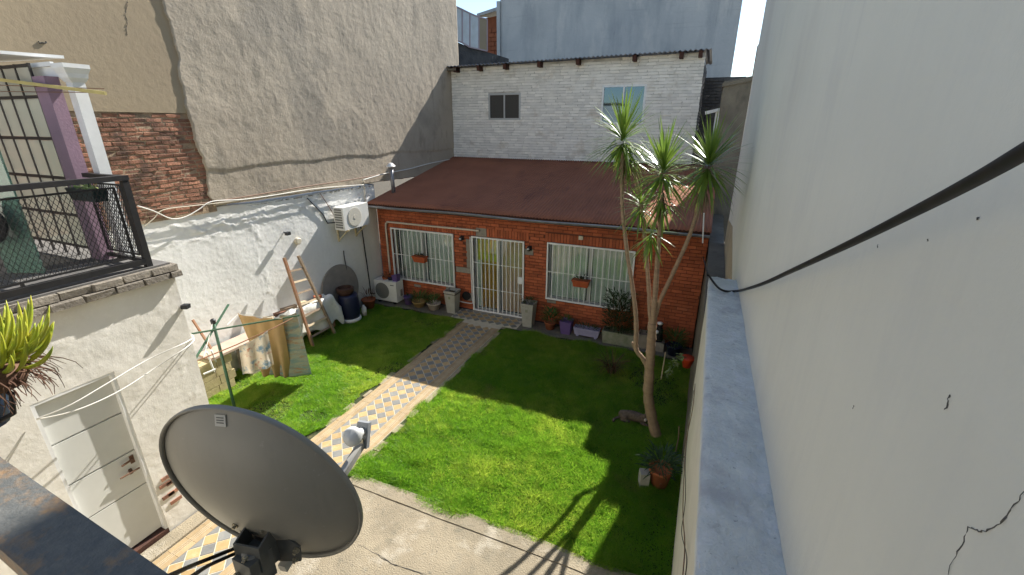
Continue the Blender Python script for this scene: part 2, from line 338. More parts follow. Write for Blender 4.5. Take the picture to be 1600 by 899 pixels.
# ------------------------------------------------------------------ bricks
def brick_shape(rnd, j, ch):
    def q(x, y, d): return (x + rnd.uniform(-j, j), y + rnd.uniform(-j, j), d)
    v = [(-.5,-.5,-.5),(.5,-.5,-.5),(.5,.5,-.5),(-.5,.5,-.5)]
    cs = [(-.5,-.5),(.5,-.5),(.5,.5),(-.5,.5)]
    v += [q(x, y, .5 - ch*1.2) for x, y in cs]
    v += [q(x*(1-ch*.5), y*(1-ch*1.6), .5 + rnd.uniform(-j, j)*2) for x, y in cs]
    f = []
    for a in (0, 4):
        for k in range(4): f.append((a+k, a+(k+1)%4, a+4+(k+1)%4, a+4+k))
    f.append((8,9,10,11))
    return v, f
def lay_bricks(cells, org, ud, vd, nd, depth, mt, parent, name='brick', rest='brickwork', limit=300, j=.03, ch=.18, prot=.0, seed=1):
    """cells: (u0,u1,v0,v1); org + u*ud + v*vd, face towards nd; bricks stand `depth` deep, their face on the plane."""
    rnd = random.Random(seed); org = Vector(org); ud = Vector(ud); vd = Vector(vd); nd = Vector(nd)
    R3 = Matrix((ud, vd, nd)).transposed()
    camp = Vector((0,0,CAMH)); cells = sorted(cells, key=lambda c: (org + ud*(c[0]+c[1])/2 + vd*(c[2]+c[3])/2 - camp).length)
    shapes = [brick_shape(rnd, j, ch) for _ in range(7)]; meshes = []
    for v, f in shapes:
        me = bpy.data.meshes.new(name); me.from_pydata(v, [], f); me.materials.append(mt); me.update(); meshes.append(me)
    rb = MB()
    for i, (u0, u1, v0, v1) in enumerate(cells):
        c = org + ud*(u0+u1)/2 + vd*(v0+v1)/2 + nd*(rnd.uniform(-prot, prot) - depth/2)
        rot = R3 @ Matrix.Rotation(rnd.uniform(-1,1)*j*.25, 3, 'Z')
        sc = Vector((u1-u0, v1-v0, depth)); k = rnd.randrange(7)
        if i < limit:
            o = bpy.data.objects.new(name, meshes[k]); C.objects.link(o); o.parent = parent
            if parent.parent is None: o.matrix_parent_inverse = Matrix.Translation(-Vector(parent.location))
            o.matrix_basis = Matrix.Translation(c) @ rot.to_4x4() @ Matrix.Diagonal(sc.to_4d())
        else:
            mt4 = Matrix.Translation(c) @ rot.to_4x4() @ Matrix.Diagonal((sc.x, sc.y, sc.z, 1))
            v, f = shapes[k]; rb.add([mt4 @ Vector(p) for p in v], f)
    if rb.v: tag(rb.build(rest, mt, parent), kind='stuff')
def courses(u0, u1, v0, v1, L, h, gap, holes=(), seed=1, vary=.0):
    rnd = random.Random(seed); out = []; n = int((v1 - v0) / h)
    for r in range(n):
        a = v0 + r*h; b = a + h - gap
        if b > v1: break
        u = u0 - (L/2 if r % 2 else 0) - rnd.uniform(0, .2)*vary*L
        while u < u1:
            l = L * (1 + rnd.uniform(-vary, vary)); segs = [(max(u, u0), min(u + l - gap, u1))]
            for (x0, x1, z0, z1) in holes:
                if b > z0 + h*.3 and a < z1 - h*.3:
                    ns = []
                    for s0, s1 in segs:
                        if s1 <= x0 or s0 >= x1: ns.append((s0, s1))
                        else:
                            if s0 < x0: ns.append((s0, x0))
                            if s1 > x1: ns.append((x1, s1))
                    segs = ns
            for s0, s1 in segs:
                if s1 - s0 > .035: out.append((s0, s1, a, b))
            u += l
    return out
def holed(x0, x1, z0, z1, holes, y, thick):
    """a wall facing -Y with openings: front sheet, reveals and back sheet"""
    m = MB(); xs = sorted({x0, x1, *[h[0] for h in holes], *[h[1] for h in holes]}); zs = sorted({z0, z1, *[h[2] for h in holes], *[h[3] for h in holes]})
    for a, b in zip(xs, xs[1:]):
        for c, d in zip(zs, zs[1:]):
            mx, mz = (a+b)/2, (c+d)/2
            if any(h[0] < mx < h[1] and h[2] < mz < h[3] for h in holes): continue
            m.add([(a,y,c),(b,y,c),(b,y,d),(a,y,d)], [(0,1,2,3)])
            m.add([(a,y+thick,c),(b,y+thick,c),(b,y+thick,d),(a,y+thick,d)], [(3,2,1,0)])
    for h0, h1, h2, h3 in list(holes) + [(x0, x1, z0, z1)]:
        for (a, c), (b, d) in (((h0,h2),(h1,h2)), ((h1,h2),(h1,h3)), ((h1,h3),(h0,h3)), ((h0,h3),(h0,h2))):
            m.add([(a,y,c),(b,y,d),(b,y+thick,d),(a,y+thick,c)], [(0,1,2,3)])
    return m

# ------------------------------------------------------------------ ground, path, slab
tag(MB().add([(-300,-300,-.05),(300,-300,-.05),(300,300,-.05),(-300,300,-.05)], [(0,1,2,3)]).build('ground', m_soil), kind='structure')
def lawnsheet(u, v):
    x = -8.4 + u*8.7; y = -1.0 + v*11.0
    return x, y, -.015 + .012*fbm(x*.8, y*.8, 5)
tag(grid(60, 70, lawnsheet).build('lawn_soil', m_turf, smooth=True), kind='structure')
def slab(u, v):
    x = -4.13 + u*4.4; y = -1.0 + v*4.88
    y = y + np.where(v > .99, .06*(fbm(x*2.2, x*0, 31)-.5), 0)
    return x, y, .012 + .008*fbm(x*1.5, y*1.5, 12)
sl_o = grid(90, 80, slab, (0,0,-.06)).build('patio_slab', m_conc, smooth=False); tag(sl_o, kind='structure')
# raised edging along the lawn and expansion cracks
def edgef(u, v):
    x = -4.12 + u*4.36; y = 3.66 + v*.15 + .03*(fbm(x*2.0, x*0+1, 33)-.5)
    return x, y, .024 + .006*fbm(x*3, y*6, 34) + .004*(fbm(x*20, y*20, 35, 2)-.5)
grid(220, 10, edgef, (0,0,-.04)).build('slab_edging', m_conc, sl_o)
def crack(pts, r, parent, name='crack'):
    n = len(pts); q = []
    for a, b in zip(pts, pts[1:]):
        for k in range(4): q.append(a.lerp(b, k/4) + Vector((random.uniform(-1,1), random.uniform(-1,1), random.uniform(-1,1)))*r*1.2)
    q.append(pts[-1]); m = len(q)
    return MB().tube(q, [r*(.35 + .9*random.random())*(1 - abs(2*i/m-1)**4*.8) for i in range(m)], 5).build(name, m_crack, parent)
pts = [U(x, y, 'Z', .0235) for x, y in ((560,850),(590,866),(612,880),(640,889),(668,899),(700,915))]
crack([p_ - Vector((0,0,.004)) for p_ in pts], .004, sl_o, 'joint_crack')
def strip(u, v):
    x = -8.4 + u*8.62; y = 9.28 + v*.68
    y = y + np.where(v < .01, .16*(fbm(x*1.6, x*0, 41)-.5), 0)
    return x, y, .0 + .012*fbm(x*2.5, y*2.5, 14)
tag(grid(90, 8, strip, (0,0,-.06)).build('house_apron', m_strip), kind='structure')
# path base (its pale lines show between the tiles)
pb = MB().box((-5.31, -1.0, -.05), (-4.24, 9.28, .010)); pb.box((-5.74, 9.282, -.05), (-3.86, 9.95, .014))
path = pb.build('path', m_grout); tag(path, kind='structure')
kb = MB()
for i in range(24):
    y0 = 3.9 + i*.23
    if random.random() < .82: kb.box((-4.235+random.uniform(-.004,.01), y0, -.03), (-4.12+random.uniform(-.03,.02), y0+.225, .016+random.uniform(-.008,.006)))
for i in range(26):
    y0 = 3.1 + i*.235
    if random.random() < .75: kb.box((-5.40+random.uniform(-.03,.03), y0, -.03), (-5.318, y0+.228, .012+random.uniform(-.008,.006)))
kb.build('path_edging', mat('edging_sandy', (.34,.29,.20), (.24,.20,.13), 5, bump=.012, bscale=35), path)
T = .21; xl = -5.092; g = .012
def piece(name, poly, mt):
    me = bpy.data.meshes.new(name); n = len(poly); v = [(x, y, 0) for x, y in poly] + [(x, y, .012) for x, y in poly]
    me.from_pydata(v, [], [tuple(range(n, 2*n))] + [(k, (k+1)%n, n+(k+1)%n, n+k) for k in range(n)]); me.materials.append(mt); me.update(); return me
h = T/2 - g/math.sqrt(2)
dia = [(0,-h),(h,0),(0,h),(-h,0)]; tri = [(0,-h),(h-.004,0),(0,h)]
ME = {('d',0): piece('diamond_tile', dia, m_tilg), ('d',1): piece('diamond_tile', dia, m_tily), ('t',0): piece('edge_triangle_tile', tri, m_tilg), ('t',1): piece('edge_triangle_tile', tri, m_tily)}
b1 = [(-.104,-.103),(.104,-.103),(.104,.103),(-.104,.103)]
mbt = bpy.data.meshes.new('border_tile'); vv = []; ff = []
for a, b in ((-.104,-.034),(-.026,-.006),(.002,.022),(.030,.104)):
    n0 = len(vv); vv += [(a,-.103,0),(b,-.103,0),(b,.103,0),(a,.103,0),(a,-.103,.012),(b,-.103,.012),(b,.103,.012),(a,.103,.012)]
    ff += [tuple(n0+i for i in q) for q in ((4,5,6,7),(0,1,5,4),(1,2,6,5),(2,3,7,6),(3,0,4,7))]
mbt.from_pydata(vv, [], ff); mbt.materials.append(m_tilb); mbt.update()
def lay(me, x, y, z=.0015, rz=0):
    o = bpy.data.objects.new(me.name.split('.')[0], me); C.objects.link(o); o.parent = path
    o.matrix_parent_inverse = Matrix.Translation(-Vector(path.location))
    o.location = (x, y, z + random.uniform(-.001, .001)); o.rotation_euler = (random.uniform(-.004,.004), random.uniform(-.004,.004), rz)
Y0 = 1.55
for r in range(36):
    for k in range(7):
        y = Y0 + r*T + (T/2 if k % 2 else 0); x = xl + k*T/2
        if y > 9.2: continue
        col = k % 2
        if k == 0: lay(ME['t',0], x, y)
        elif k == 6: lay(ME['t',0], x, y, rz=math.pi)
        else: lay(ME['d',col], x, y)
    y = Y0 + r*T + T/2
    if y < 9.2:
        lay(mbt, xl-.108, y)
        lay(mbt, xl+6*T/2+.110, y, rz=math.pi)
for r in range(3):
    for k in range(17):
        x = -5.66 + k*T/2; y = 9.40 + r*T + (T/2 if k % 2 else 0)
        if y < 9.86: lay(ME['d', k % 2], x, y, .0055)

# ------------------------------------------------------------------ grass (uncountable)
def lawn_ok(x, y):
    n1 = .16*(fbm(y*2.6, x*0+3, 51)-.5)*2; n2 = .14*(fbm(x*1.5, y*0+8, 52)-.5)*2
    left = (x > -8.33) & (x < -5.355 + n1) & (y > 3.05) & (y < 9.22 + n2) & ~((x < -5.5) & (y < 3.02))
    right = (x > -4.17 + n1*.9) & (x < .235) & (y > 3.80 + n2) & (y < 9.24 + n2)
    bare = fbm(x*.9+5, y*.9, 53) > .66
    spot = (((x+5.75)**2/.09 + (y-4.62)**2/.03) < .35 + 1.3*fbm(x*5, y*5, 57)) & (rng.random(x.shape) < .85)
    m = (left | right) & ~spot
    return m & ~(bare & (rng.random(x.shape) < .75))
def grass_mesh(n):
    x = rng.uniform(-8.35, .25, n); y = rng.uniform(1.9, 9.4, n); k = lawn_ok(x, y); x = x[k]; y = y[k]; n = len(x)
    cl = fbm(x*7, y*7, 60, 3); big = fbm(x*1.1, y*1.1, 63, 3)
    tuft = np.clip(fbm(x*4.2, y*4.2, 66, 3)-.40, 0, .4); hgt = .020 + (.030*cl + .16*tuft)*rng.uniform(.5, 1.4, n) + .012*(rng.random(n) > .97)*4*rng.random(n)
    a = rng.uniform(0, 2*math.pi, n); w = rng.uniform(.003, .0062, n); le = rng.uniform(.3, 1.7, n)*hgt; b = rng.uniform(0, 2*math.pi, n)
    z = np.zeros(n) - .005
    dx = np.cos(a)*w; dy = np.sin(a)*w
    V = np.empty((n, 3, 3)); V[:,0] = np.stack([x-dx, y-dy, z], 1); V[:,1] = np.stack([x+dx, y+dy, z], 1)
    V[:,2] = np.stack([x+np.cos(b)*le, y+np.sin(b)*le, z+hgt], 1)
    me = bpy.data.meshes.new('grass'); me.vertices.add(3*n); me.vertices.foreach_set('co', V.ravel())
    me.loops.add(3*n); me.loops.foreach_set('vertex_index', np.arange(3*n, dtype=np.int32))
    me.polygons.add(n); me.polygons.foreach_set('loop_start', np.arange(0, 3*n, 3, dtype=np.int32)); me.polygons.foreach_set('loop_total', np.full(n, 3, np.int32))
    tone = np.clip((rng.random(n)**2.2)*.75 + (big-.45)*1.3 + (cl-.5)*.9, 0, 1)
    at = me.attributes.new('tone', 'FLOAT', 'POINT'); at.data.foreach_set('value', np.repeat(tone, 3).astype(np.float32))
    me.materials.append(m_grass); me.update(); me.validate()
    o = bpy.data.objects.new('grass', me); C.objects.link(o); return tag(o, 'short bright green lawn grass on both sides of the tiled path', 'grass', kind='stuff')
grass_mesh(1150000)

# ------------------------------------------------------------------ left boundary: white wall, grey render, bare brick, beige wall
XL = -8.4
nw = empty('boundary_wall', (XL, 7, 0), 'long left yard wall, white below and bare brick and grey render above', 'wall')
def whitewall(u, v):
    y = 2.4 + u*7.56; z = -.05 + v*3.36 + np.where(v > .985, .06*(fbm(y*1.4, y*0, 71)-.5), 0)
    z = z + np.where(v > .985, np.where(y < 5.45, .02, -.02*(y-5.45)), 0)
    rough = np.clip((z - 2.55 - .2*fbm(y*1.2, y*0, 72))/.3, 0, 1)*np.clip((3.25-z)/.15, 0, 1)
    x = XL + .022*(fbm(y*.9, z*.9, 73, 2)-.5) + .005*(fbm(y*6, z*6, 74)-.5) + rough*.055*np.clip(fbm(y*7, z*16, 75)-.40, 0, 1)*2*fbm(y*1.7, z*2, 79)
    vy = np.exp(-((y-6.15-.12*fbm(z*2, z*0, 76))/.14)**2); x = x + vy*.035*np.clip(fbm(y*8, z*5, 77)-.45, 0, 1)*fbm(y*2, z*1.4, 70)*2
    x = x + .004*(fbm(y*25, z*25, 78, 2)-.5)
    return x, y, z
grid(380, 170, whitewall, (-.25,0,0)).build('white_render', m_white, nw, smooth=True)
def greywall(u, v):
    z = 3.36 - .016*u*9.3 + v*6.2
    jag = .16*(fbm(z*2.2, z*0, 81)-.5) + .07*(fbm(z*9, z*0, 82)-.5)
    y0 = 5.40 + np.clip((4.9-z)*.03, -.1, .1) + jag
    y = y0 + u*(14.80 - y0)
    zj = np.where(v < .004, .05*(fbm(y*2.5, y*0, 83)-.5), 0)
    lo = np.clip((3.95 + .15*fbm(y*1.0, y*0, 87) - z)/.05, 0, 1)
    x = XL + .062 + .030*(fbm(y*.9, z*.9, 84)-.5) + .011*(fbm(y*4.5, z*3.6, 85)-.5) + .010*(fbm(y*16, z*16, 86, 3)-.5) - lo*.02
    return x, y, z + zj
grid(330, 230, greywall, (-.16,0,0)).build('grey_render', m_grey, nw, smooth=True)
obw = MB().box((-8.72, -.5, 3.25), (-8.3855, 5.50, 4.955)).build('bare_brick_panel', m_mortar, nw)
cells = courses(1.9, 5.44, 3.30, 4.98, .235, .069, .016, seed=5, vary=.10)
cells = [c for c in cells if not (c[3] > 4.93 and random.random() < .45) and not (c[1] > 5.36 and random.random() < .4)]
lay_bricks(cells, (-8.377, 0, 0), (0,1,0), (0,0,1), (1,0,0), .05, m_obrick, obw, j=.05, ch=.10, prot=.007, seed=8)
bw = empty('beige_building', (-8.9, 3, 0), 'smooth beige rendered building rising above the bare brick', 'building')
MB().add([(-8.368,-4,4.96),(-8.368,5.6,4.96),(-8.368,5.6,9.3),(-8.368,4.2,7.1),(-8.368,3.3,6.35),(-8.368,-4,6.1),
          (-9.2,-4,4.96),(-9.2,5.6,4.96),(-9.2,5.6,9.3),(-9.2,4.2,7.1),(-9.2,3.3,6.35),(-9.2,-4,6.1)],
         [(0,1,2,3,4,5),(11,10,9,8,7,6),(0,6,7,1),(1,7,8,2),(2,8,9,3),(3,9,10,4),(4,10,11,5),(5,11,6,0)]).build('wall', m_beige, bw)
crack([U(x, y, 'X', -8.366) for x, y in ((199,0),(198,12),(196,22),(199,34),(197,46),(199,55))], .005, bw)
crack([U(x, y, 'X', -8.366) for x, y in ((60,66),(66,66.5),(73,66.5))], .010, bw)

# ------------------------------------------------------------------ right boundary: low wall with ledge, tall wall, old stub
lw = empty('low_wall', (.35, 3, 0), 'cream low wall with a rough pale blue lime washed ledge', 'wall')
def lface(u, v):
    y = -2.0 + u*7.9; z = -.05 + v*3.02
    return .245 - .045*v + .010*(fbm(y*1.2, z*1.2, 91)-.5) + .004*(fbm(y*9, z*9, 92)-.5), y, z
grid(150, 50, lface, (.12,0,0)).build('wall_face', m_cream, lw, smooth=True)
def ltop(u, v):
    y = -2.0 + u*7.92 + np.where(u > .995, .05*(fbm(v*4, v*0, 93)-.5), 0); x = .196 + v*(.315 + np.clip(6-y, 0, 9)*.010)
    edge = .014*np.exp(-((v)/.06)**2)
    return x - np.where(v < .01, .012*(fbm(y*6, y*0, 97)), 0), y, 2.985 + .022*(fbm(y*2, x*5, 94)-.5) + .020*np.clip(fbm(y*14, x*14, 95)-.45, -.3, .3) + .008*(fbm(y*45, x*45, 96, 2)-.5) + .05*np.clip(v-.86,0,1) - edge
grid(420, 26, ltop, (0,0,-.10)).build('ledge', m_ledge, lw, smooth=True)
MB().box((.30, -2.0, 0), (.49, 5.87, 2.86)).build('wall_core', m_cream, lw)
tw = empty('tall_wall', (.9, 4, 0), 'tall smooth off-white wall along the right side, cracked near the bottom', 'wall')
YE = 9.8
def tface(u, v):
    y = -3 + u*(YE+3); z = -.05 + v*12
    return .502 + np.clip(6-y, 0, 9)*.010 + .022*(fbm(y*.5, z*.5, 101)-.5) + .005*(fbm(y*4, z*2, 102)-.5), y, z
grid(120, 110, tface, (.45,0,0)).build('wall_face', m_tall, tw, smooth=True)
MB().add([(.496,5.92,0),(.496,YE-.004,0),(.496,YE-.004,3.02),(.496,8.2,3.2),(.496,6.9,2.9),(.496,5.92,2.62), (.53,5.92,0),(.53,YE-.004,0),(.53,YE-.004,3.02),(.53,8.2,3.2),(.53,6.9,2.9),(.53,5.92,2.62)],
         [(5,4,3,2,1,0),(0,1,7,6),(2,3,9,8),(3,4,10,9),(4,5,11,10),(5,0,6,11),(1,2,8,7)]).build('bare_render_patch', m_tan, tw)
for pl in (((1480,899),(1492,868),(1505,845),(1511,823),(1520,826),(1532,832),(1548,827),(1566,815),(1580,795),(1600,768)), ((1476,642),(1480,630),(1484,617)), ((1370,388),(1372,382)), ((1448,378),(1450,374)), ((1523,345),(1530,340)), ((1332,640),(1334,634))):
    crack([U(x, y, 'X', .500 + max(0, 6-U(x,y,'X',.5).y)*.010) for x, y in pl], .0016 if len(pl) > 4 else .0016, tw)
ow = empty('old_boundary_wall', (.35, 9, 0), 'old stained concrete boundary wall beyond the pale ledge', 'wall')
def oface(u, v):
    y = 5.91 + u*6.39; z = -.05 + v*(2.35 + .35*u)
    return .23 + .05*(fbm(y*1.5, z*1.5, 111)-.5) + .02*(fbm(y*7, z*7, 112)-.5), y, z
grid(90, 40, oface, (.26,0,0)).build('wall_face', m_oldc, ow, smooth=True)
MB().add([(.21,5.91,2.28),(.21,12.3,2.62),(.49,12.3,2.62),(.49,5.91,2.28),(.21,5.91,2.33),(.21,12.3,2.68),(.49,12.3,2.68),(.49,5.91,2.33)], [(0,3,2,1),(4,5,6,7),(0,1,5,4),(2,3,7,6),(1,2,6,5),(3,0,4,7)]).build('wall_top', m_oldc, ow)
op = empty('concrete_pier', (.3, 13, 0), 'tall weathered concrete pier beside the white brick storey', 'pier')
def pierf(u, v):
    x = .04 + u*.62; z = 2.0 + v*(3.74 + .10*u)
    return x + np.where(u < .01, .05*(fbm(z*3, z*0, 121)-.5), 0), 12.3 + .03*(fbm(x*6, z*4, 122)-.5), z
grid(16, 60, pierf, (0,1.6,0)).build('pier_face', m_oldc, op, smooth=True)
prism0 = [(.68,12.32,2),(1.5,12.32,2),(1.5,12.32,6.38),(.68,12.32,6.62)]
MB().add(prism0 + [(x, y+1.5, z) for x, y, z in prism0], [(0,1,2,3),(7,6,5,4),(0,4,5,1),(1,5,6,2),(2,6,7,3),(3,7,4,0)]).build('shadow_block', m_oldc, op)  # unseen block, added behind the tall wall to cast the broad lawn shadow
pc = MB().add([(.02,12.26,5.62),(.68,12.26,5.74),(.68,13.9,5.74),(.02,13.9,5.62),(.02,12.26,5.70),(.68,12.26,5.82),(.68,13.9,5.82),(.02,13.9,5.70)], [(0,3,2,1),(4,5,6,7),(0,1,5,4),(1,2,6,5),(2,3,7,6),(3,0,4,7)]).build('pier_cap', m_oldc, op)
aw = MB(); a = U(1102,177,'Y',13.0); b = U(1127,171,'Y',13.0)
aw.bar(a, b, .34, .07); aw.box((b.x-.12, 12.95, b.z-.9), (b.x+.08, 13.15, b.z-.03))
aw.build('vent_cowl', m_wpaint, label='small white capped vent cowl beside the weathered concrete pier', cat='vent')

# ------------------------------------------------------------------ red brick house
hs = empty('brick_house', (-4.1, 10, 0), 'single storey red brick house with maroon corrugated roof', 'house')
HY = 9.95
WL = (-7.93, -5.95, .60, 2.08); WR = (-3.31, -1.26, .69, 2.13); DR = (-5.38, -3.93, .03, 2.09)
wall = holed(-8.38, .20, -.05, 2.74, [WL, WR, DR], HY+.014, .20)
wall.box((.0, HY+.22, -.05), (.20, 14.2, 2.70))
wo_ = wall.build('front_wall', m_rmort, hs)
sold = []
for (a, b, top) in ((WL[0]-.08, WL[1]+.12, WL[3]), (DR[0]-.12, DR[1]+.12, DR[3]), (WR[0]-.08, WR[1]+.10, WR[3])):
    sold.append((a, b, top+.012, top+.012+.21))
cells = courses(-8.38, .20, .02, 2.70, .236, .0790, .012, holes=[WL, WR, DR] + sold, seed=3, vary=.02)
for (a, b, c, d) in sold:
    n = int((b-a)/.076); st = (b-a)/n
    cells += [(a+i*st, a+(i+1)*st-.010, c, d) for i in range(n)]
patches = [(-5.86,-5.42,1.02,1.16), (-5.50,-5.41,1.16,1.98), (-5.27,-5.00,2.20,2.33), (-3.90,-3.66,1.74,1.92), (-5.66,-5.50,.28,.46), (-7.25,-6.98,.44,.52), (-6.36,-6.10,.50,.58), (-3.36,-3.0,.55,.66)]
hit = lambda c: [p for p in patches if p[0] < (c[0]+c[1])/2 < p[1] and p[2] < (c[2]+c[3])/2 < p[3]]
patches = [q for q in [(lambda r: (min(c[0] for c in r), max(c[1] for c in r), min(c[2] for c in r), max(c[3] for c in r)) if r else None)([c for c in cells if p[0] < (c[0]+c[1])/2 < p[1] and p[2] < (c[2]+c[3])/2 < p[3]]) for p in patches] if q]
cells = [c for c in cells if not any(p[0] < (c[0]+c[1])/2 < p[1] and p[2] < (c[2]+c[3])/2 < p[3] for p in patches)]
lay_bricks(cells, (0, HY, 0), (1,0,0), (0,0,1), (0,-1,0), .03, m_rbrick, wo_, j=.02, ch=.10, prot=.002, seed=4)
for p_ in patches: MB().box((p_[0], HY+.001, p_[2]), (p_[1], HY+.02, p_[3])).build('cement_patch', m_cement, wo_)
def roofz(y): return 2.80 + (y - 9.52)*(3.72-2.80)/(14.26-9.52)
def roofs(u, v):
    x = -8.36 + u*8.58; y = 9.50 + v*4.75 + np.where(v < .01, .012*(fbm(x*3, x*0, 131)-.5), 0)
    return x, y, roofz(y) + .010*np.sin(x*2*math.pi/.077) + .02*(fbm(x*.5, y*.5, 132)-.5)
grid(1120, 14, roofs, (0,0,-.004)).build('roof', m_roof, hs, smooth=True)
gt = MB()
for z0, yy in ((2.70, 9.52),):
    prof = [(math.cos(a)*.055, math.sin(a)*.05) for a in np.linspace(math.pi, 2*math.pi, 9)]
    n = 40
    for i in range(n+1):
        x = -8.40 + i*(8.6/n)
        for (py_, pz) in prof: gt.v.append((x, 9.47+py_, 2.745 - .012*math.sin(i*.35) + pz))
    for i in range(n):
        for k in range(8): gt.f.append((i*9+k, i*9+k+1, (i+1)*9+k+1, (i+1)*9+k))
gt.build('gutter', m_zinc, hs, smooth=True)
fb = MB(); fb.box((-8.38, 9.56, 2.66), (.20, 9.60, 2.775)); fb.build('fascia_board', m_rafter, hs)
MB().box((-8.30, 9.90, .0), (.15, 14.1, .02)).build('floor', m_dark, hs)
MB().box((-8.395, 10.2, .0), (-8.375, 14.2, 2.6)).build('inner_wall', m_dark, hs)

def curtain(x0, x1, z0, z1, y, mt, parent, folds=14, amp=.022, name='curtain', seed=0, gather=0):
    def fn(u, v):
        ph = u*folds*2*math.pi + 1.5*fbm(u*3, v*0.6, 140+seed)*4
        x = x0 + (x1-x0)*(u + gather*(1-v)*(.5-u)*.3)
        return x, y + amp*np.sin(ph)*(.6+.4*(1-v)), z0 + (z1-z0)*v
    return grid(max(40, folds*8), 6, fn).build(name, mt, parent, smooth=True)
def grille_window(h, name, mull, curts, nb, label=None):
    x0, x1, z0, z1 = h
    f = MB(); y = HY+.06; t = .045
    f.box((x0,y,z0),(x1,y+.06,z0+t)); f.box((x0,y,z1-t),(x1,y+.06,z1)); f.box((x0,y,z0+t),(x0+t,y+.06,z1-t)); f.box((x1-t,y,z0+t),(x1,y+.06,z1-t))
    for mx in mull: f.box((mx-.03,y+.002,z0+t),(mx+.03,y+.058,z1-t))
    w = f.build(name, m_alu, hs, label=label)
    edges = [x0+t] + list(mull) + [x1-t]
    for a, b in zip(edges, edges[1:]): MB().box((a+.02,y+.026,z0+t),(b-.02,y+.032,z1-t)).build('pane', m_pane, w)
    for (a, b, mt, fo, sd) in curts: curtain(a, b, z0+.03, z1-.02, y+.085, mt, w, fo, seed=sd)
    gr = MB(); yy = HY-.035; r = .016
    gr.box((x0-.015,yy-r,z0-.01),(x1+.015,yy+r,z0+.03)); gr.box((x0-.015,yy-r,z1-.03),(x1+.015,yy+r,z1+.01))
    gr.box((x0-.015,yy-r,z0+.03),(x0+.02,yy+r,z1-.03)); gr.box((x1-.02,yy-r,z0+.03),(x1+.015,yy+r,z1-.03))
    gr.build('grille_frame', m_wpaint, w)
    for i in range(nb):
        x = x0 + (x1-x0)*(i+1)/(nb+1) + random.uniform(-.006,.006); l = random.uniform(-.004,.004)
        MB().tube([(x,yy,z0+.02),(x+l,yy,z1-.02)], .012 if i % 3 else .015, 6).build('grille_bar', m_wpaint, w)
    zm = z0 + (z1-z0)*.5
    MB().box((x0+.02,yy-.012,zm-.010),(x1-.02,yy-.004,zm+.010)).build('grille_cross_bar', m_wpaint, w)
    return w
grille_window(WL, 'window', [-6.98], [(-7.72,-6.93,m_curt,9,1), (-6.88,-6.02,m_curt,9,2)], 13, 'left barred window with pale sheer curtains')
grille_window(WR, 'window', [-2.28], [(-3.25,-2.36,m_curt,10,3), (-2.22,-1.30,m_curt,8,4)], 14, 'right barred window with pale sheer curtains')
# door: sliding glazed door behind a white gate
x0, x1, z0, z1 = DR; y = HY+.07
f = MB(); f.box((x0,y,z0),(x0+.05,y+.07,z1)); f.box((x1-.05,y,z0),(x1,y+.07,z1)); f.box((x0+.05,y,z1-.05),(x1-.05,y+.07,z1)); f.box((x0+.05,y,z0),(x1-.05,y+.07,z0+.04)); f.box((-4.70,y+.002,z0+.04),(-4.63,y+.068,z1-.05))
door = f.build('door', m_alu, hs)
MB().box((x0+.05,y+.03,z0+.04),(-4.70,y+.036,z1-.05)).build('pane', m_pane, door); MB().box((-4.63,y+.03,z0+.04),(x1-.05,y+.036,z1-.05)).build('pane', m_pane, door)
curtain(-5.18,-4.70,z0+.06,z1-.06,y+.085,m_curto,door,6,.022,seed=6); curtain(-4.60,-4.02,z0+.06,z1-.04,y+.085,m_curtp,door,7,.022,seed=7)
curtain(-5.30,-4.72,1.42,1.98,y+.072,m_lawnrefl,door,4,.012,name='lawn_reflection',seed=8); curtain(-5.33,-5.22,z0+.06,z1-.06,y+.08,m_curt,door,2,.02,seed=9)  # yellow-green sheet paints the lawn's reflection in the door glass
yy = HY-.03; gf = MB()
for a in (x0-.01, -4.665, x1-.03): gf.box((a,yy-.018,z0),(a+.04,yy+.018,z1))
for (a,b) in ((x0+.03,-4.665),(-4.625,x1-.03)): gf.box((a,yy-.018,z0+.0),(b,yy+.018,z0+.035)); gf.box((a,yy-.018,z1-.035),(b,yy+.018,z1))
gf.build('gate_frame', m_wpaint, door)
for (a, b, n) in ((x0+.03,-4.665,5),(-4.625,x1-.03,5)):
    for i in range(n):
        x = a + (b-a)*(i+1)/(n+1); MB().tube([(x,yy,z0+.03),(x+random.uniform(-.006,.006),yy,z1-.03)], .013, 6).build('gate_bar', m_wpaint, door)
    for zz in (.70, 1.40): MB().box((a,yy-.014,zz-.008),(b,yy-.006,zz+.008)).build('gate_cross_bar', m_wpaint, door)
MB().box((x1-.15,yy-.03,.98),(x1-.03,yy+.0,1.16)).build('lock_box', m_wpaint, door)
MB().box((x0-.03,HY-.10,.0),(x1+.03,HY+.06,.028)).build('threshold', m_cement, door)

# ------------------------------------------------------------------ white brick upper storey behind
ub = empty('white_brick_storey', (-4.4, 14.3, 3), 'white painted brick storey with corrugated lean-to roof behind the red house', 'building')
UY = 14.28
def utop(x): return 6.50 + (x + 8.5)*.012
U1 = (-6.97, -5.83, 4.93, 5.74); U2 = (-3.22, -1.95, 4.80, 5.88)
wl = holed(-8.36, -.50, 3.0, 6.44, [U1, U2], UY+.012, .18); wl.box((-.68, UY+.194, 3.0), (-.50, 17, 6.44))
wl.add([(-8.36,UY+.012,6.44),(-.5,UY+.012,6.44),(-.5,UY+.012,utop(-.5)+.03),(-8.36,UY+.012,utop(-8.36)+.03)], [(0,1,2,3)])
uw = wl.build('wall', m_wmort, ub)
cells = [c for c in courses(-8.36, -.50, 3.62, 6.62, .25, .083, .010, holes=[U1, U2], seed=12, vary=.16) if c[3] < utop((c[0]+c[1])/2)+.03]
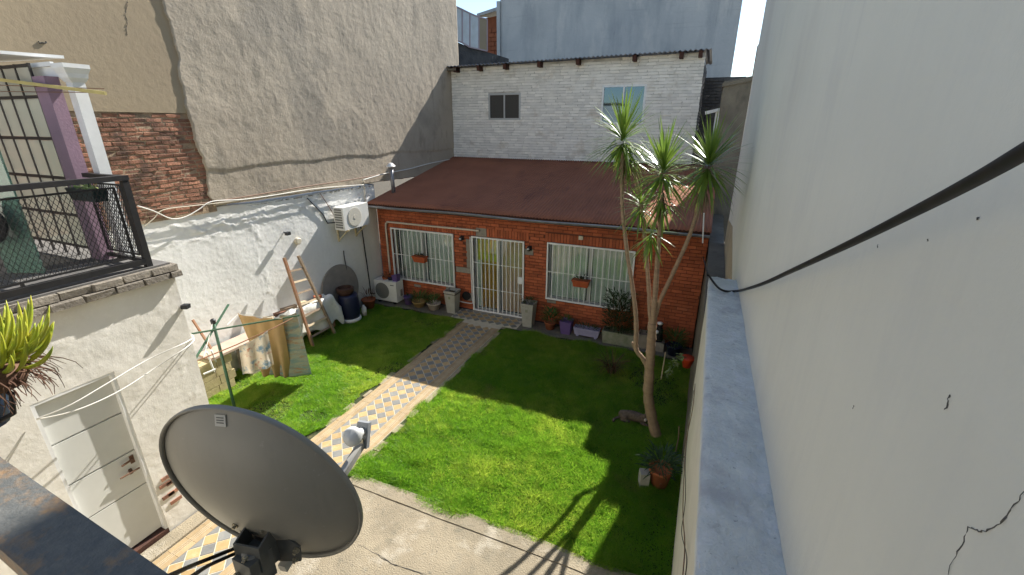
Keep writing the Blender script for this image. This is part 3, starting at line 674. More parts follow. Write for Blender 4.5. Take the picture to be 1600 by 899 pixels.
lay_bricks(cells, (0, UY, 0), (1,0,0), (0,0,1), (0,-1,0), .03, m_wbrick, uw, j=.09, ch=.13, prot=.007, seed=13)
sc = [c for c in courses(14.46, 17, 3.0, 6.44, .25, .083, .010, seed=14, vary=.1)]
lay_bricks(sc, (-.488, 0, 0), (0,1,0), (0,0,1), (1,0,0), .03, m_stain, uw, rest='side_brickwork', limit=0, j=.05, ch=.16, prot=.006, seed=15)
def uroof(u, v):
    x = -8.72 + u*8.36; y = 13.98 + v*3.2
    return x, y, utop(x) + .06 - .02*v + .016*np.sin(x*2*math.pi/.13)
grid(640, 4, uroof, (0,0,-.012)).build('roof', m_zinc, ub, smooth=True)
for x in (-8.05,-7.20,-6.28,-5.15,-3.95,-2.33,-1.10,-.62):
    z = utop(x)+.035; MB().box((x-.05,14.02,z-.15),(x+.05,16.8,z)).build('rafter', m_rafter, ub)
def small_window(h, mt, fr):
    x0, x1, z0, z1 = h; f = MB(); y = UY-.012; t = .055
    f.box((x0,y,z0),(x1,y+.06,z0+t)); f.box((x0,y,z1-t),(x1,y+.06,z1)); f.box((x0,y,z0+t),(x0+t,y+.06,z1-t)); f.box((x1-t,y,z0+t),(x1,y+.06,z1-t))
    mx = (x0+x1)/2; f.box((mx-.022,y-.004,z0+t),(mx+.022,y+.058,z1-t))
    w = f.build('window', fr, ub)
    for a, b in ((x0+t,mx-.022),(mx+.022,x1-t)): MB().box((a,y+.03,z0+t),(b,y+.036,z1-t)).build('pane', mt, w)
    return w
m_scr = mat('insect_screen', (.055,.05,.045), (.075,.07,.06), 40, rough=.8)
m_mirror = glass('upper_window_glass', (.25,.30,.32), .22, .03, (.24,.34,.44))  # blue gloss tint puts the clear sky's reflection into the glass colour
small_window(U1, m_scr, m_alu); small_window(U2, m_mirror, m_wpaint)
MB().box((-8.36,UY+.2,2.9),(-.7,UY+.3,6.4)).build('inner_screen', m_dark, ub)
st = MB(); st.box((-8.405,14.00,6.44),(-8.0,14.5,6.50)); 
st.build('roof_flashing', m_oldc, ub)

sw = empty('stained_wall', (-.15,15.6,3), 'black stained brick wall in the gap beside the white brick storey', 'wall')
zt = U(1120,121,'Y',15.5).z
sww = MB().box((-.47,15.53,2.5),(.62,15.8,zt)).build('wall', m_stain, sw)
lay_bricks(courses(-.47,.62,4.2,zt,.25,.085,.012,seed=41,vary=.08), (0,15.5,0), (1,0,0), (0,0,1), (0,-1,0), .04, m_stain, sww, j=.06, ch=.14, prot=.006, seed=42)
# ------------------------------------------------------------------ buildings beyond
tb = empty('rendered_building', (-5, 23, 0), 'tall windowless blue grey rendered building behind the white brick storey', 'building')
def bface(u, v):
    x = -10.05 + u*10.35; z = 2 + v*10.4
    return x, 22 + .03*(fbm(x*.8, z*.8, 151)-.5), z
grid(60, 60, bface, (0,6,0)).build('wall', m_blue, tb, smooth=True)
MB().box((-10.22,21.94,2),(-10.055,28,10.2)).build('corner_pilaster', m_blue, tb)
MB().box((-10.4,21.9,12.4),(.45,28.2,12.55)).build('roof_slab', m_blue, tb)
hb = empty('orange_brick_building', (-12, 23, 0), 'orange hollow brick building under a sloping roof at the far left', 'building')
def PY(px, py, Y): return U(px, py, 'Y', Y)
def prism(P, depth): n = len(P); P = [Vector(p) for p in P]; return MB().add(P + [p + Vector(depth) for p in P], [tuple(range(n))[::-1], tuple(range(n, 2*n))] + [(k, (k+1)%n, n+(k+1)%n, n+k) for k in range(n)])
hbw = prism([PY(742,120,23), PY(789,120,23), PY(789,22,23), PY(768,27,23), PY(742,31,23)], (0,.3,0)).build('wall', m_obwall, hb)
pa_, pb_ = PY(764,100,22.95), PY(787,40,22.95)
lay_bricks(courses(pa_.x, pb_.x, pa_.z, pb_.z, .34, .20, .02, seed=21, vary=.05), (0,22.94,0), (1,0,0), (0,0,1), (0,-1,0), .05, m_obwall, hbw, j=.03, ch=.08, seed=22)
prism([PY(745,26,22.6), PY(786,14,22.6), PY(786,8,22.6), PY(745,21.5,22.6)], (0,2.5,.35)).build('roof', m_zinc, hb)
rw = MB(); 
rwall = empty('stained_parapet', (-11.5,18.5,3), 'black stained parapet wall under the glazed screen at the far left', 'wall')
pa = [PY(704,61,17.5), PY(735,75,18.2), PY(770,84,19.2), PY(795,92,20.4)]
rb = MB()
for a, b in zip(pa, pa[1:]): rb.add([(a.x,a.y,3),(b.x,b.y,3),(b.x,b.y,b.z),(a.x,a.y,a.z),(a.x-.15,a.y+.2,3),(b.x-.15,b.y+.2,3),(b.x-.15,b.y+.2,b.z),(a.x-.15,a.y+.2,a.z)], [(0,1,2,3),(7,6,5,4),(3,2,6,7)])
rb.build('wall', m_stain, rwall)
gsn = empty('glazed_screen', (-12,17.8,7), 'rooftop screen of glass panels in a thin pinkish frame, far left', 'screen')
q = [(711,10,17.5,62),(722,15,17.8,67),(734,21,18.1,74),(748,27,18.5,77),(761,30.5,18.9,80)]
fr = MB(); 
for (px, py, Y, pb_) in q: fr.bar(PY(px,py,Y), PY(px,pb_,Y), .05)
for (a, b) in zip(q, q[1:]):
    fr.bar(PY(a[0],a[1],a[2]), PY(b[0],b[1],b[2]), .05); fr.bar(PY(a[0],a[3],a[2]), PY(b[0],b[3],b[2]), .05)
fro = fr.build('frame', mat('pink_frame', (.42,.33,.34), rough=.6), gsn)
for i, (a, b) in enumerate(zip(q, q[1:])):
    P = [PY(a[0],a[1],a[2]), PY(b[0],b[1],b[2]), PY(b[0],b[3],b[2]), PY(a[0],a[3],a[2])]
    MB().add(P + [p + Vector((.01,.012,0)) for p in P], [(3,2,1,0),(4,5,6,7),(0,1,5,4),(1,2,6,5),(2,3,7,6),(3,0,4,7)]).build('pane', m_beige if i == 3 else mat('frosted_glass', (.62,.66,.68), (.50,.52,.50), 2.5, rough=.3, layers=[((.45,.38,.30), 1.6, .6, .7, .6)]), fro)

# ------------------------------------------------------------------ outbuilding on the left with its terrace
XS = -5.55
ob = empty('outbuilding', (-7, 1, 0), 'white rendered outbuilding with a flat roof terrace and grey door at left', 'building')
DO = (1.47, 2.15, .09, 2.31)
def shedface(y0, y1, z0, z1, nu, nv):
    def fn(u, v):
        y = y0 + u*(y1-y0); z = z0 + v*(z1-z0)
        x = XS + .016*(fbm(y*1.3, z*1.3, 161)-.5) + .007*(fbm(y*7, z*7, 162)-.5) + .02*np.clip(fbm(y*5+9, z*5, 163)-.6, 0, 1)
        return x, y + np.where((y > 2.96), .012*(fbm(z*6, z*0, 164)-.5), 0), z
    return grid(nu, nv, fn, (-.16,0,0))
a = shedface(DO[1], 2.97, -.05, 3.13, 40, 120); b = shedface(-3, DO[0], -.05, 3.13, 90, 90); c = shedface(DO[0], DO[1], DO[3], 3.13, 30, 40)
m = MB(); m.add(a.v, a.f); m.add(b.v, b.f); m.add(c.v, c.f); m.box((-8.4, 2.80, -.05), (-5.72, 2.955, 3.12))
ow_ = m.build('wall', m_shed, ob, smooth=False)
MB().box((-8.4,-3,3.14),(XS+.0,2.96,3.30)).build('roof_terrace_slab', m_floor, ob)
lay_bricks([(y, min(y+.262, 3.03), 3.125, 3.198) for y in np.arange(-.6, 3.0, .27)], (XS+.075,0,0), (0,1,0), (0,0,1), (1,0,0), .14, m_concdark, ow_, name='coping_brick', j=.04, ch=.10, prot=.012, seed=31)
lay_bricks([(y, min(y+.262, 3.01), 3.203, 3.28) for y in np.arange(-.5, 3.0, .27)], (XS+.040,0,0), (0,1,0), (0,0,1), (1,0,0), .14, m_concdark, ow_, name='coping_brick', j=.04, ch=.10, prot=.012, seed=32)
for (px, py) in ((262,745),(270,752),(259,757),(272,768),(264,774),(276,781)):
    p = U(px, py, 'X', XS+.01); MB().box((XS-.02, p.y-.07, p.z-.022), (XS+.016, p.y+.06, p.z+.022)).build('bare_brick', m_obrick, ow_)
dr = MB()
for i, (z0, z1) in enumerate(((.12,.80),(.815,1.28),(1.30,1.78),(1.80,2.29))): dr.box((XS-.10, DO[0]+.03, z0), (XS-.065, DO[1]-.03, z1))
dr.box((XS-.12, DO[0]+.02, .11), (XS-.085, DO[1]-.02, 2.30))
m_door = mat('grey_white_door', (.60,.60,.56), (.54,.54,.50), 2, rough=.6, layers=[((.40,.33,.25), 6, .68, .76, .5)])
do = dr.build('door', m_door, ob)
fr = MB(); fr.box((XS-.12,DO[1]-.03,.09),(XS-.005,DO[1],2.31)); fr.box((XS-.12,DO[0],.09),(XS-.005,DO[0]+.03,2.31)); fr.box((XS-.12,DO[0]+.03,2.28),(XS-.005,DO[1]-.03,2.31)); fr.build('door_frame', m_wpaint, do)
m_rusty = mat('rusty_bolt', (.16,.08,.045), (.10,.06,.04), 20, rough=.7)
MB().tube([(XS-.03,1.90,1.06),(XS-.025,2.09,1.06)], .010, 6).build('bolt', m_rusty, do); MB().box((XS-.066,2.00,1.03),(XS-.04,2.03,1.09)).build('bolt_keeper', m_rusty, do)
hd = MB(); hd.box((XS-.066,2.045,1.14),(XS-.055,2.085,1.24)); hd.bar((XS-.04,2.065,1.20),(XS-.035,1.95,1.19),.016); hd.bar((XS-.066,2.065,1.20),(XS-.036,2.065,1.20),.016); hd.build('handle', m_rusty, do)
MB().box((XS-.20,DO[0],-.02),(XS+.0,DO[1],.085)).build('door_step', mat('dark_red_step', (.10,.045,.03), (.06,.03,.022), 8, bump=.006), ob)
MB().box((XS+.02,DO[0]-.3,-.02),(XS+.232,2.95,.035)).build('wall_kerb', m_conc, ob)

# terrace railing
rl = empty('mesh_railing', (XS-.04, 2, 3.3), 'black iron terrace railing with expanded metal mesh on the outbuilding', 'railing')
RX = XS-.05; RY = 2.77; ZB = 3.375; ZT = 4.265
MB().box((RX-.03,RY-.03,3.30),(RX+.03,RY+.03,ZT-.026)).build('corner_post', m_black, rl)
MB().box((RX-.035,-.8,ZT-.025),(RX+.035,RY+.035,ZT+.025)).build('top_rail', m_black, rl)
MB().box((RX-.03,-.8,ZB-.04),(RX+.03,RY-.032,ZB+.02)).build('bottom_rail', m_black, rl)
MB().box((-6.30,RY-.03,ZT-.022),(RX-.037,RY+.03,ZT+.022)).build('top_rail', m_black, rl)
MB().box((-6.55,RY-.02,ZB-.03),(RX-.032,RY+.02,ZB+.01)).build('bottom_rail', m_black, rl)
MB().box((-6.30,RY+.055,3.30),(-6.27,RY+.065,3.32)).build('end_post', m_black, rl)
def meshpanel(o, ud, L, H, name):
    o = Vector(o); ud = Vector(ud); up = Vector((0,0,1)); nn = ud.cross(up)
    fr = MB()
    for a, b in ((0,L),): fr.bar(o, o+ud*L, .018); fr.bar(o+up*H, o+ud*L+up*H, .018); fr.bar(o, o+up*H, .018); fr.bar(o+ud*L, o+ud*L+up*H, .018)
    f = fr.build('panel_frame', m_black, rl)
    pu = .042; sl_ = 1.75; m = MB(); n = int((L + H/sl_)/pu) + 2
    for s in (1, -1):
        for i in range(-int(H/sl_/pu)-1, n):
            u0 = i*pu; pts = []
            for (za) in (0, H):
                pts.append((u0 + s*za/sl_ if s > 0 else u0 + (H-za)/sl_*1.0, za))
            (ua, za), (ub_, zb) = pts
            if ua > ub_: ua, za, ub_, zb = ub_, zb, ua, za
            if ub_ <= 0 or ua >= L: continue
            t0 = max(0, (0-ua)/(ub_-ua)); t1 = min(1, (L-ua)/(ub_-ua))
            A = o + ud*(ua+(ub_-ua)*t0) + up*(za+(zb-za)*t0); B = o + ud*(ua+(ub_-ua)*t1) + up*(za+(zb-za)*t1)
            if (B-A).length > .02: m.bar(A, B, .0035, .0055, up=nn)
    tag(m.build('wire_mesh', m_black, f), kind='stuff')
meshpanel((RX, .35, ZB+.06), (0,1,0), RY-.11-.35, ZT-ZB-.15, 'a'); meshpanel((-6.30, RY, ZB+.05), (1,0,0), RX-.10+6.30, ZT-ZB-.13, 'b')
for y in (.9, 1.75): MB().box((RX-.012,y-.012,ZB+.02),(RX+.012,y+.012,ZB+.052)).build('spacer', m_black, rl)

# terrace things: column and beam, glazed partition, mauve pillar
co = empty('pergola_column', (-6.12,2.9,3.3), 'white square column carrying a white beam with moulded end on the terrace', 'column')
MB().box((-6.27,2.84,3.30),(-6.15,2.95,5.20)).build('shaft', m_wpaint, co)
cap = MB(); cap.lathe([(.09,5.20),(.12,5.24),(.13,5.28),(.16,5.33),(.16,5.37)], (-6.21,2.895,0), sq=True); cap.build('capital', m_wpaint, co)
be = MB(); be.box((-8.3,2.82,5.25),(-6.33,2.97,5.38)); be.box((-8.3,2.79,5.35),(-6.335,2.819,5.39)); be.build('beam', m_wpaint, co)
MB().add([(-8.3,2.45,5.47),(-6.72,2.45,5.45),(-6.72,3.1,5.47),(-8.3,3.1,5.50),(-8.3,2.45,5.50),(-6.72,2.45,5.48),(-6.72,3.1,5.50),(-8.3,3.1,5.53)], [(0,3,2,1),(4,5,6,7),(0,1,5,4),(1,2,6,5),(2,3,7,6),(3,0,4,7)]).build('roof_panel', m_wpaint, co)
gp = empty('glazed_partition', (-7.2,2.66,3.3), 'dark framed grid of small glass panes on the terrace', 'partition')
PYY = 2.72; frm = MB(); xsn = [-8.25,-8.02,-7.79,-7.56,-7.33,-7.10,-6.87]; xsn = [-8.05 + i*.2 for i in range(7)]; zsn = [3.30,3.70,4.14,4.58,5.02,5.46]
xsn = [-6.585 - i*.285 for i in range(5, -1, -1)]
for x in xsn: frm.box((x-.014,PYY-.009,3.30),(x+.014,PYY+.009,5.38))
for z in (3.42,3.80,4.22,4.64,5.06,5.36): frm.box((xsn[0],PYY-.007,z-.016),(xsn[-1],PYY+.007,z+.016))
gf = frm.build('frame', mat('dark_frame', (.045,.040,.038), rough=.6), gp)
zz = [3.42,3.80,4.22,4.64,5.06,5.36]
for a, b in zip(xsn, xsn[1:]):
    for c, d in zip(zz, zz[1:]): MB().box((a+.018,PYY-.003,c+.018),(b-.018,PYY+.003,d-.018)).build('pane', m_ppane, gf)
MB().box((-6.56,2.70,3.30),(-6.33,2.82,5.25)).build('mauve_pillar', m_mauve, label='square mauve painted pillar between the glass grid and white column', cat='pillar')
gd = MB(); P = U(50,410,'Z',3.31); 
gd.obox((-6.50,2.10,4.10), (.18,.075,0), (-.004,.010,0), (0,0,.79)); gd.build('glass_leaf', m_gpane, label='loose green glass sheet leaning on the terrace behind the mesh', cat='glass')
pt = MB().tube([U(8,400,'Z',3.3), U(8,400,'Z',3.3)+Vector((-.02,0,.9)), U(8,400,'Z',3.3)+Vector((-.05,0,1.55))], .022, 8).build('rusty_pole', m_redw, label='thin rusty pole standing on the terrace at the left edge', cat='pole')
fn = MB().lathe([(.22,0),(.22,.05),(.18,.05),(.18,.02),(.05,.02),(.05,.06),(.0,.06)], U(-34,352,'Y',1.9), 24, (0.7,-.7,0)); fn.build('terrace_fan', m_hole, label='round black fan housing behind the railing at the left edge', cat='fan')
bp = MB().bar(U(-30,121,'Y',2.55), U(165,146,'Y',2.75), .022, .03); bp.build('bamboo_pole', mat('bamboo', (.50,.42,.16), (.40,.33,.14), 9), label='long pale bamboo pole slung under the white beam', cat='pole')
for i, (a, b) in enumerate((((-10,133),(163,139)), ((-10,143),(163,145)))):
    MB().tube([U(*a,'Y',2.6), U(*b,'Y',2.75)], .004, 5).build('terrace_wire', m_wire, label=('upper' if i == 0 else 'lower') + ' thin wire strung beside the bamboo pole on the terrace', cat='wire')
rpz = empty('rail_planter', (-5.9,2.72,4.1), 'dark planter with small plants hooked on the railing corner', 'planter')
c = U(135,305,'Y',2.66); MB().add([(c.x-.22,2.62,c.z-.06),(c.x+.22,2.62,c.z-.06),(c.x+.22,2.74,c.z-.06),(c.x-.22,2.74,c.z-.06),(c.x-.26,2.60,c.z+.07),(c.x+.26,2.60,c.z+.07),(c.x+.26,2.74,c.z+.07),(c.x-.26,2.74,c.z+.07)], [(0,3,2,1),(4,5,6,7),(0,1,5,4),(1,2,6,5),(2,3,7,6),(3,0,4,7)]).build('pot', mat('dark_teal_pot', (.015,.03,.035), rough=.5), rpz)
lf = MB()
for i in range(70):
    a = random.uniform(0,6.28); lf.leaf((c.x+random.uniform(-.22,.22), 2.67+random.uniform(-.04,.04), c.z+.06), (math.cos(a), math.sin(a), random.uniform(.4,1.6)), random.uniform(.05,.13), .016, .8, 3)
lf.build('leaves', m_leafp, rpz)
lm = MB(); c = U(290,479,'X',-5.50); lm.obox((-5.50,c.y,c.z), (.035,.015,0), (-.012,.030,0), (.006,0,.026)); lm.bar((-5.57,c.y-.02,c.z),(-5.51,c.y,c.z),.02); lm.build('corner_lamp', m_flood, label='small black flood lamp on the outbuilding corner', cat='lamp')

# ------------------------------------------------------------------ left wall fittings
acn = empty('wall_air_conditioner', (-8.2,8.7,2.3), 'cream outdoor air conditioner unit bracketed high on the white wall', 'air conditioner')
A0, A1 = Vector((-8.34,8.30,2.32)), Vector((-8.03,9.20,2.88))
cas = MB().box(A0, A1).build('casing', m_acw, acn)
bm = MB(); bm.lathe([(.235,.004),(.235,.010),(.225,.012),(.05,.012),(.05,.018),(.0,.018)], (-8.03,8.68,2.60), 28, (1,0,0)); bm.build('fan_guard', mat('cream_grille', (.55,.52,.44), rough=.6), cas)
for i in range(8):
    z = 2.37 + i*.062; MB().box((-8.30,8.288,z),(-8.08,8.302,z+.036)).build('louvre', m_acd, cas)
MB().box((-8.12,9.198,2.34),(-8.06,9.24,2.62)).build('valve_cover', m_acw, cas)
for y in (8.42, 9.05):
    b = MB(); b.box((-8.40,y-.02,2.285),(-8.02,y+.02,2.318)); b.box((-8.41,y-.02,1.98),(-8.375,y+.02,2.284)); b.bar((-8.38,y,2.02),(-8.08,y,2.285),.025); b.build('bracket', m_yel, acn)
MB().tube([(-8.30,9.12,2.30),(-8.36,9.25,2.1),(-8.36,9.29,1.2),(-8.36,9.32,.25),(-8.2,9.6,.2)], .016, 6).build('pipe', m_flood, acn)
MB().tube([(-8.33,8.32,2.50),(-8.37,8.1,2.52),(-8.37,8.0,2.75),(-8.36,7.6,3.2)], .014, 6).build('supply_cable', m_flood, acn)
fl = empty('flood_light', U(448,366,'X',-8.36), 'small dark flood light sticking out of the white wall', 'lamp')
c = U(449,365,'X',-8.30); MB().box((c.x-.03,c.y-.05,c.z-.035),(c.x+.05,c.y+.05,c.z+.035)).build('head', m_flood, fl); MB().tube([(-8.41,c.y,c.z+.02),(c.x,c.y,c.z+.0)], .012, 6).build('arm', m_flood, fl)
c = U(466,377,'X',-8.36); MB().lathe([(.075,-.05),(.075,.03),(.06,.045),(.0,.045)], (-8.37,c.y,c.z), 20, (1,0,0)).build('junction_box', m_cream2, label='round cream junction box on the white wall next to the flood light', cat='electrical box')
def wire(name, pts, r, mt, label, cat='cable'):
    out = []; n = len(pts); P = [Vector(p) for p in pts]
    for i in range(n-1):
        p0 = P[max(i-1,0)]; p1 = P[i]; p2 = P[i+1]; p3 = P[min(i+2,n-1)]
        for k in range(6):
            t = k/6; out.append(.5*((2*p1) + (p2-p0)*t + (2*p0-5*p1+4*p2-p3)*t*t + (3*p1-p0-3*p2+p3)*t**3))
    out.append(P[-1]); return MB().tube(out, r, 6).build(name, mt, smooth=True, label=label, cat=cat)
wx = -8.29
wire('wall_cable', [U(x,y,'X',wx) for x, y in ((215,322),(240,330),(268,342),(290,339),(310,328),(332,315),(380,312),(430,305),(480,297),(540,291),(568,289))], .010, m_rope, 'drooping white cable along the top of the white wall')
wire('wall_cable', [U(x,y,'X',wx-.02) for x, y in ((222,331),(260,325),(330,316),(400,305),(470,293),(530,284),(572,277),(600,272))], .012, m_wire, 'brown cable bundle running along the foot of the grey render')
wire('wall_cable', [U(x,y,'X',wx) for x, y in ((225,355),(240,342),(256,328),(300,322),(345,317),(400,310),(470,298),(520,292),(566,290))], .008, m_cream2, 'cream cable crossing the foot of the bare brick')
wire('roof_cable', [U(x,y,'X',-8.30) for x, y in ((566,282),(600,272),(640,264),(670,256),(704,249))], .014, m_rope, 'pale cable climbing beside the maroon roof')
wire('wall_cable', [U(x,y,'X',-8.36) for x, y in ((500,302),(515,325),(526,345))], .008, m_wire, 'short brown cable dropping to the wall air conditioner')
wire('wall_pipe', [U(x,y,'X',-8.36) for x, y in ((568,283),(570,300),(570,320),(566,345))], .014, m_cream2, 'thin cream pipe at the corner above the wall air conditioner', 'pipe')
wire('wall_cable', [U(x,y,'X',-8.36) for x, y in ((537,392),(538,402),(541,418),(542,428))], .012, m_flood, 'short dark strap hanging above the round disc')
for n, pl in enumerate((((418,432),(415,420),(413,408)),((376,424),(380,432),(377,447)))):
    pass
# chimney vent on the roof
vp = empty('roof_vent', (-8.1,10.3,3), 'grey stove pipe with a pale conical cap on the maroon roof', 'vent')
v0 = U(614,288,'X',-8.12); v0.z = roofz(v0.y); MB().tube([v0-Vector((0,0,.05)), v0+Vector((-.02,0,.68))], .055, 12).build('pipe', m_zinc, vp, smooth=True)
MB().lathe([(.12,.70),(.13,.72),(.05,.80),(.0,.81)], v0-Vector((.02,0,0)), 14).build('cap', m_wpaint, vp)

# conduit, lamps, flower boxes on the facade
wire('conduit', [(-8.09,HY-.04,.75),(-8.09,HY-.04,1.5),(-8.09,HY-.04,2.10),(-8.03,HY-.04,2.22),(-7.9,HY-.04,2.24),(-6.8,HY-.04,2.24),(-5.7,HY-.04,2.25),(-5.15,HY-.04,2.25)], .028, m_pipew, 'pale bent conduit running over the left barred window', 'pipe')
wire('conduit', [(-5.43,HY-.03,2.06),(-5.43,HY-.03,1.2),(-5.42,HY-.03,.40),(-5.42,HY-.03,.22),(-5.7,HY-.03,.20),(-5.86,HY-.03,.22)], .012, m_wpaint, 'thin white pipe down the left side of the door', 'pipe')
for x, z, lb in ((-5.67,2.0,'small black wall lamp left of the door'), (-3.78,1.93,'small black wall lamp right of the door')):
    e = empty('wall_lamp', (x,HY,z), lb, 'lamp', 'lamps beside the door')
    MB().box((x-.05,HY-.03,z-.05),(x+.05,HY-.0,z+.06)).build('base', m_flood, e); MB().lathe([(.03,-.05),(.055,-.02),(.05,.05),(.02,.07)], (x,HY-.08,z), 12).build('shade', m_flood, e, smooth=True)
    MB().lathe([(.0,-.026),(.03,-.02),(.03,.0),(.0,.01)], (x,HY-.135,z+.02), 10).build('bulb', m_lnb, e, smooth=True)
MB().box((-2.56,HY-.05,2.28),(-2.46,HY-.001,2.37)).build('door_bell_box', m_cream2, label='small pale box above the right barred window', cat='electrical box')
def foliage(n, c, sx, sy, sz, L, w, mt, parent, name='leaves', up=.6, droop=.7):
    m = MB(); c = Vector(c)
    for i in range(n):
        a = random.uniform(0, 2*math.pi); r = math.sqrt(random.random()); h_ = random.random()
        p = c + Vector((math.cos(a)*r*sx, math.sin(a)*r*sy, h_*sz))
        m.leaf(p, (math.cos(a)+random.uniform(-.4,.4), math.sin(a)+random.uniform(-.4,.4), up+random.uniform(-.4,.6)), L*random.uniform(.6,1.3), w*random.uniform(.7,1.2), droop, 3)
    return m.build(name, mt, parent)
for x, z, lb, mt in ((-6.95,1.33,'terracotta flower box hooked on the left barred window',m_leafd), (-2.42,1.27,'terracotta flower box hooked on the right barred window',m_leafd)):
    e = empty('window_box', (x,HY-.15,z-.12), lb, 'flower box', 'boxes on the window grilles')
    m = MB(); m.add([(x-.17,HY-.20,z-.10),(x+.17,HY-.20,z-.10),(x+.17,HY-.06,z-.10),(x-.17,HY-.06,z-.10),(x-.20,HY-.23,z+.05),(x+.20,HY-.23,z+.05),(x+.20,HY-.06,z+.05),(x-.20,HY-.06,z+.05)], [(0,3,2,1),(4,5,6,7),(0,1,5,4),(1,2,6,5),(2,3,7,6),(3,0,4,7)])
    m.box((x-.215,HY-.245,z+.05),(x+.215,HY-.05,z+.07)); m.build('pot', m_orpot, e)
    foliage(60 if x > -5 else 26, (x,HY-.14,z+.06), .17, .05, .10 if x > -5 else .03, .10, .02, mt, e)
    MB().box((x-.05,HY-.055,z-.06),(x+.05,HY-.045,z+.12)).build('hook', m_black, e)

# ------------------------------------------------------------------ satellite dish on its mast (close to the camera)
u_ = Vector(ray(403.5, 769)).normalized(); DC = Vector((0,0,CAMH)) + u_*1.62
DN = Vector((-.206,.968,.143)).normalized()                # the way the dish faces
DA = DN.cross(Vector((0,0,1))).normalized(); DB = DA.cross(DN).normalized()
ds = empty('satellite_dish', DC - Vector((0,0,.5)), 'grey satellite dish seen from behind, in front of the outbuilding', 'satellite dish')
RD = .313; ms = MB(); NR, NS = 14, 72
def dishp(r, a, off=0): return DC + (DA*math.cos(a) + DB*math.sin(a)*1.0)*r + DN*(.075*(r/RD)**2 - .055 + off)
for lay_, off in ((0, 0.0), (1, -.004)):
    n0 = len(ms.v)
    ms.v.append(tuple(dishp(0, 0, off)))
    for i in range(1, NR+1):
        for k in range(NS): ms.v.append(tuple(dishp(RD*i/NR, 2*math.pi*k/NS, off)))
    for k in range(NS): t_ = (n0, n0+1+k, n0+1+(k+1)%NS); ms.f.append(t_ if lay_ == 0 else t_[::-1])
    for i in range(NR-1):
        for k in range(NS):
            q_ = (n0+1+i*NS+k, n0+1+(i+1)*NS+k, n0+1+(i+1)*NS+(k+1)%NS, n0+1+i*NS+(k+1)%NS); ms.f.append(q_ if lay_ == 0 else q_[::-1])
refl = ms.build('reflector', m_dish, ds, smooth=True)
rm = MB(); prof = [(RD-.003,.020),(RD+.002,.022),(RD+.006,.019),(RD+.007,.011),(RD+.006,.004),(RD+.003,.002),(RD-.002,.008)]
for r, d in prof:
    for k in range(NS): a = 2*math.pi*k/NS; rm.v.append(tuple(DC + (DA*math.cos(a)+DB*math.sin(a))*r + DN*(d+.0)))
for i in range(len(prof)):
    for k in range(NS): j = (i+1) % len(prof); rm.f.append((i*NS+k, i*NS+(k+1)%NS, j*NS+(k+1)%NS, j*NS+k))
rm.build('rim', m_dish, ds, smooth=True)
pp = HIT(350,652, DC + DN*.012, DN) - DC; ra_ = math.hypot(pp.dot(DA), pp.dot(DB)); aa_ = math.atan2(pp.dot(DB), pp.dot(DA))
p = dishp(ra_, aa_, -.0062); er = (dishp(ra_+.01, aa_) - dishp(ra_-.01, aa_)).normalized(); et = DN.cross(er).normalized()
sk_ = MB().obox(p, er*.016, et*.017, er.cross(et)*.0012).build('sticker', mat('label_sticker', (.44,.43,.39), (.40,.39,.35), 60, rough=.6), refl)
for k in range(3): MB().obox(p - er.cross(et)*.0016*(1 if er.cross(et).dot(DN) > 0 else -1) + er*(.008-k*.007), er*.0015, et*.011, er.cross(et)*.0006).build('print_line', m_brkt, refl)
bk = DC - DB*.150 - DN*.062
dn = (bk - DC); dn = (dn - DN*dn.dot(DN)).normalized(); lt = DN.cross(dn).normalized()
vd = Vector((0,0,-1)); 
br = MB()
def plate(m, pts, off): m.add([Vector(p) for p in pts] + [Vector(p) + off for p in pts], [tuple(range(len(pts)))[::-1], tuple(range(len(pts), 2*len(pts)))] + [(k, (k+1)%len(pts), len(pts)+(k+1)%len(pts), len(pts)+k) for k in range(len(pts))])
def BP(a_, b_, c_): return bk + lt*a_ + dn*b_ + DN*c_
s1 = 1 if lt.dot(Vector(ROT @ np.array([1.0,0,0]))) > 0 else -1
plate(br, [BP(-.085*s1,-.050,.030), BP(.02*s1,-.060,.030), BP(.115*s1,.02,.022), BP(.105*s1,.085,.016), BP(.03*s1,.10,.012), BP(-.085*s1,.02,.022)], DN*.006)
for q_ in (-.040, .040): plate(br, [BP(q_,-.048,.028), BP(q_,-.040,-.030), BP(q_,.045,-.048), BP(q_,.085,.012)], lt*.005)
plate(br, [BP(-.040,-.040,-.030), BP(.045,-.040,-.030), BP(.045,.045,-.048), BP(-.040,.045,-.048)], -DN*.005)
bo = br.build('bracket', m_brkt, ds)
mp = bk - DN*.03 + Vector((0,0,-.02)); hub = MB().obox(mp + Vector((0,0,-.03)), (.036,0,0), (0,.036,0), (0,0,.052)); hub.build('mast_clamp', m_brkt, ds)
MB().tube([mp + Vector((0,0,.03)), mp + Vector((0,0,-.75)), mp + Vector((.0,-.05,-.85)), Vector((mp.x, .30, 2.98))], .026, 14).build('mast', m_mast, ds, smooth=True)
for k, (a, b) in enumerate(((-.078*s1,-.042),(.105*s1,.030),(.02*s1,-.05),(.09*s1,.078),(.0,-.01))):
    MB().lathe([(.0095,0),(.0095,.008),(.005,.008),(.005,.016),(0,.016)], bk + lt*a + dn*b + DN*(.020 if k < 4 else -.047), 8, -DN).build('bolt', m_bolt, bo)
for s_ in (-1,1): MB().lathe([(.011,0),(.011,.008),(.006,.008),(.006,.02),(0,.02)], mp + Vector((.0,-.036,-.03)) + lt*.02*s_, 8, (0,-1,.1)).build('clamp_bolt', m_bolt, bo)
LN = DC + DN*.55 - Vector((0,0,.295)) + DA*.012
ar = MB().bar(DC - DB*.335 - DN*.03, LN + (bk-LN).normalized()*.02 + Vector((0,0,-.035)), .026, .030); ar.build('feed_arm', m_rim, ds)
toD = (DC - LN).normalized()
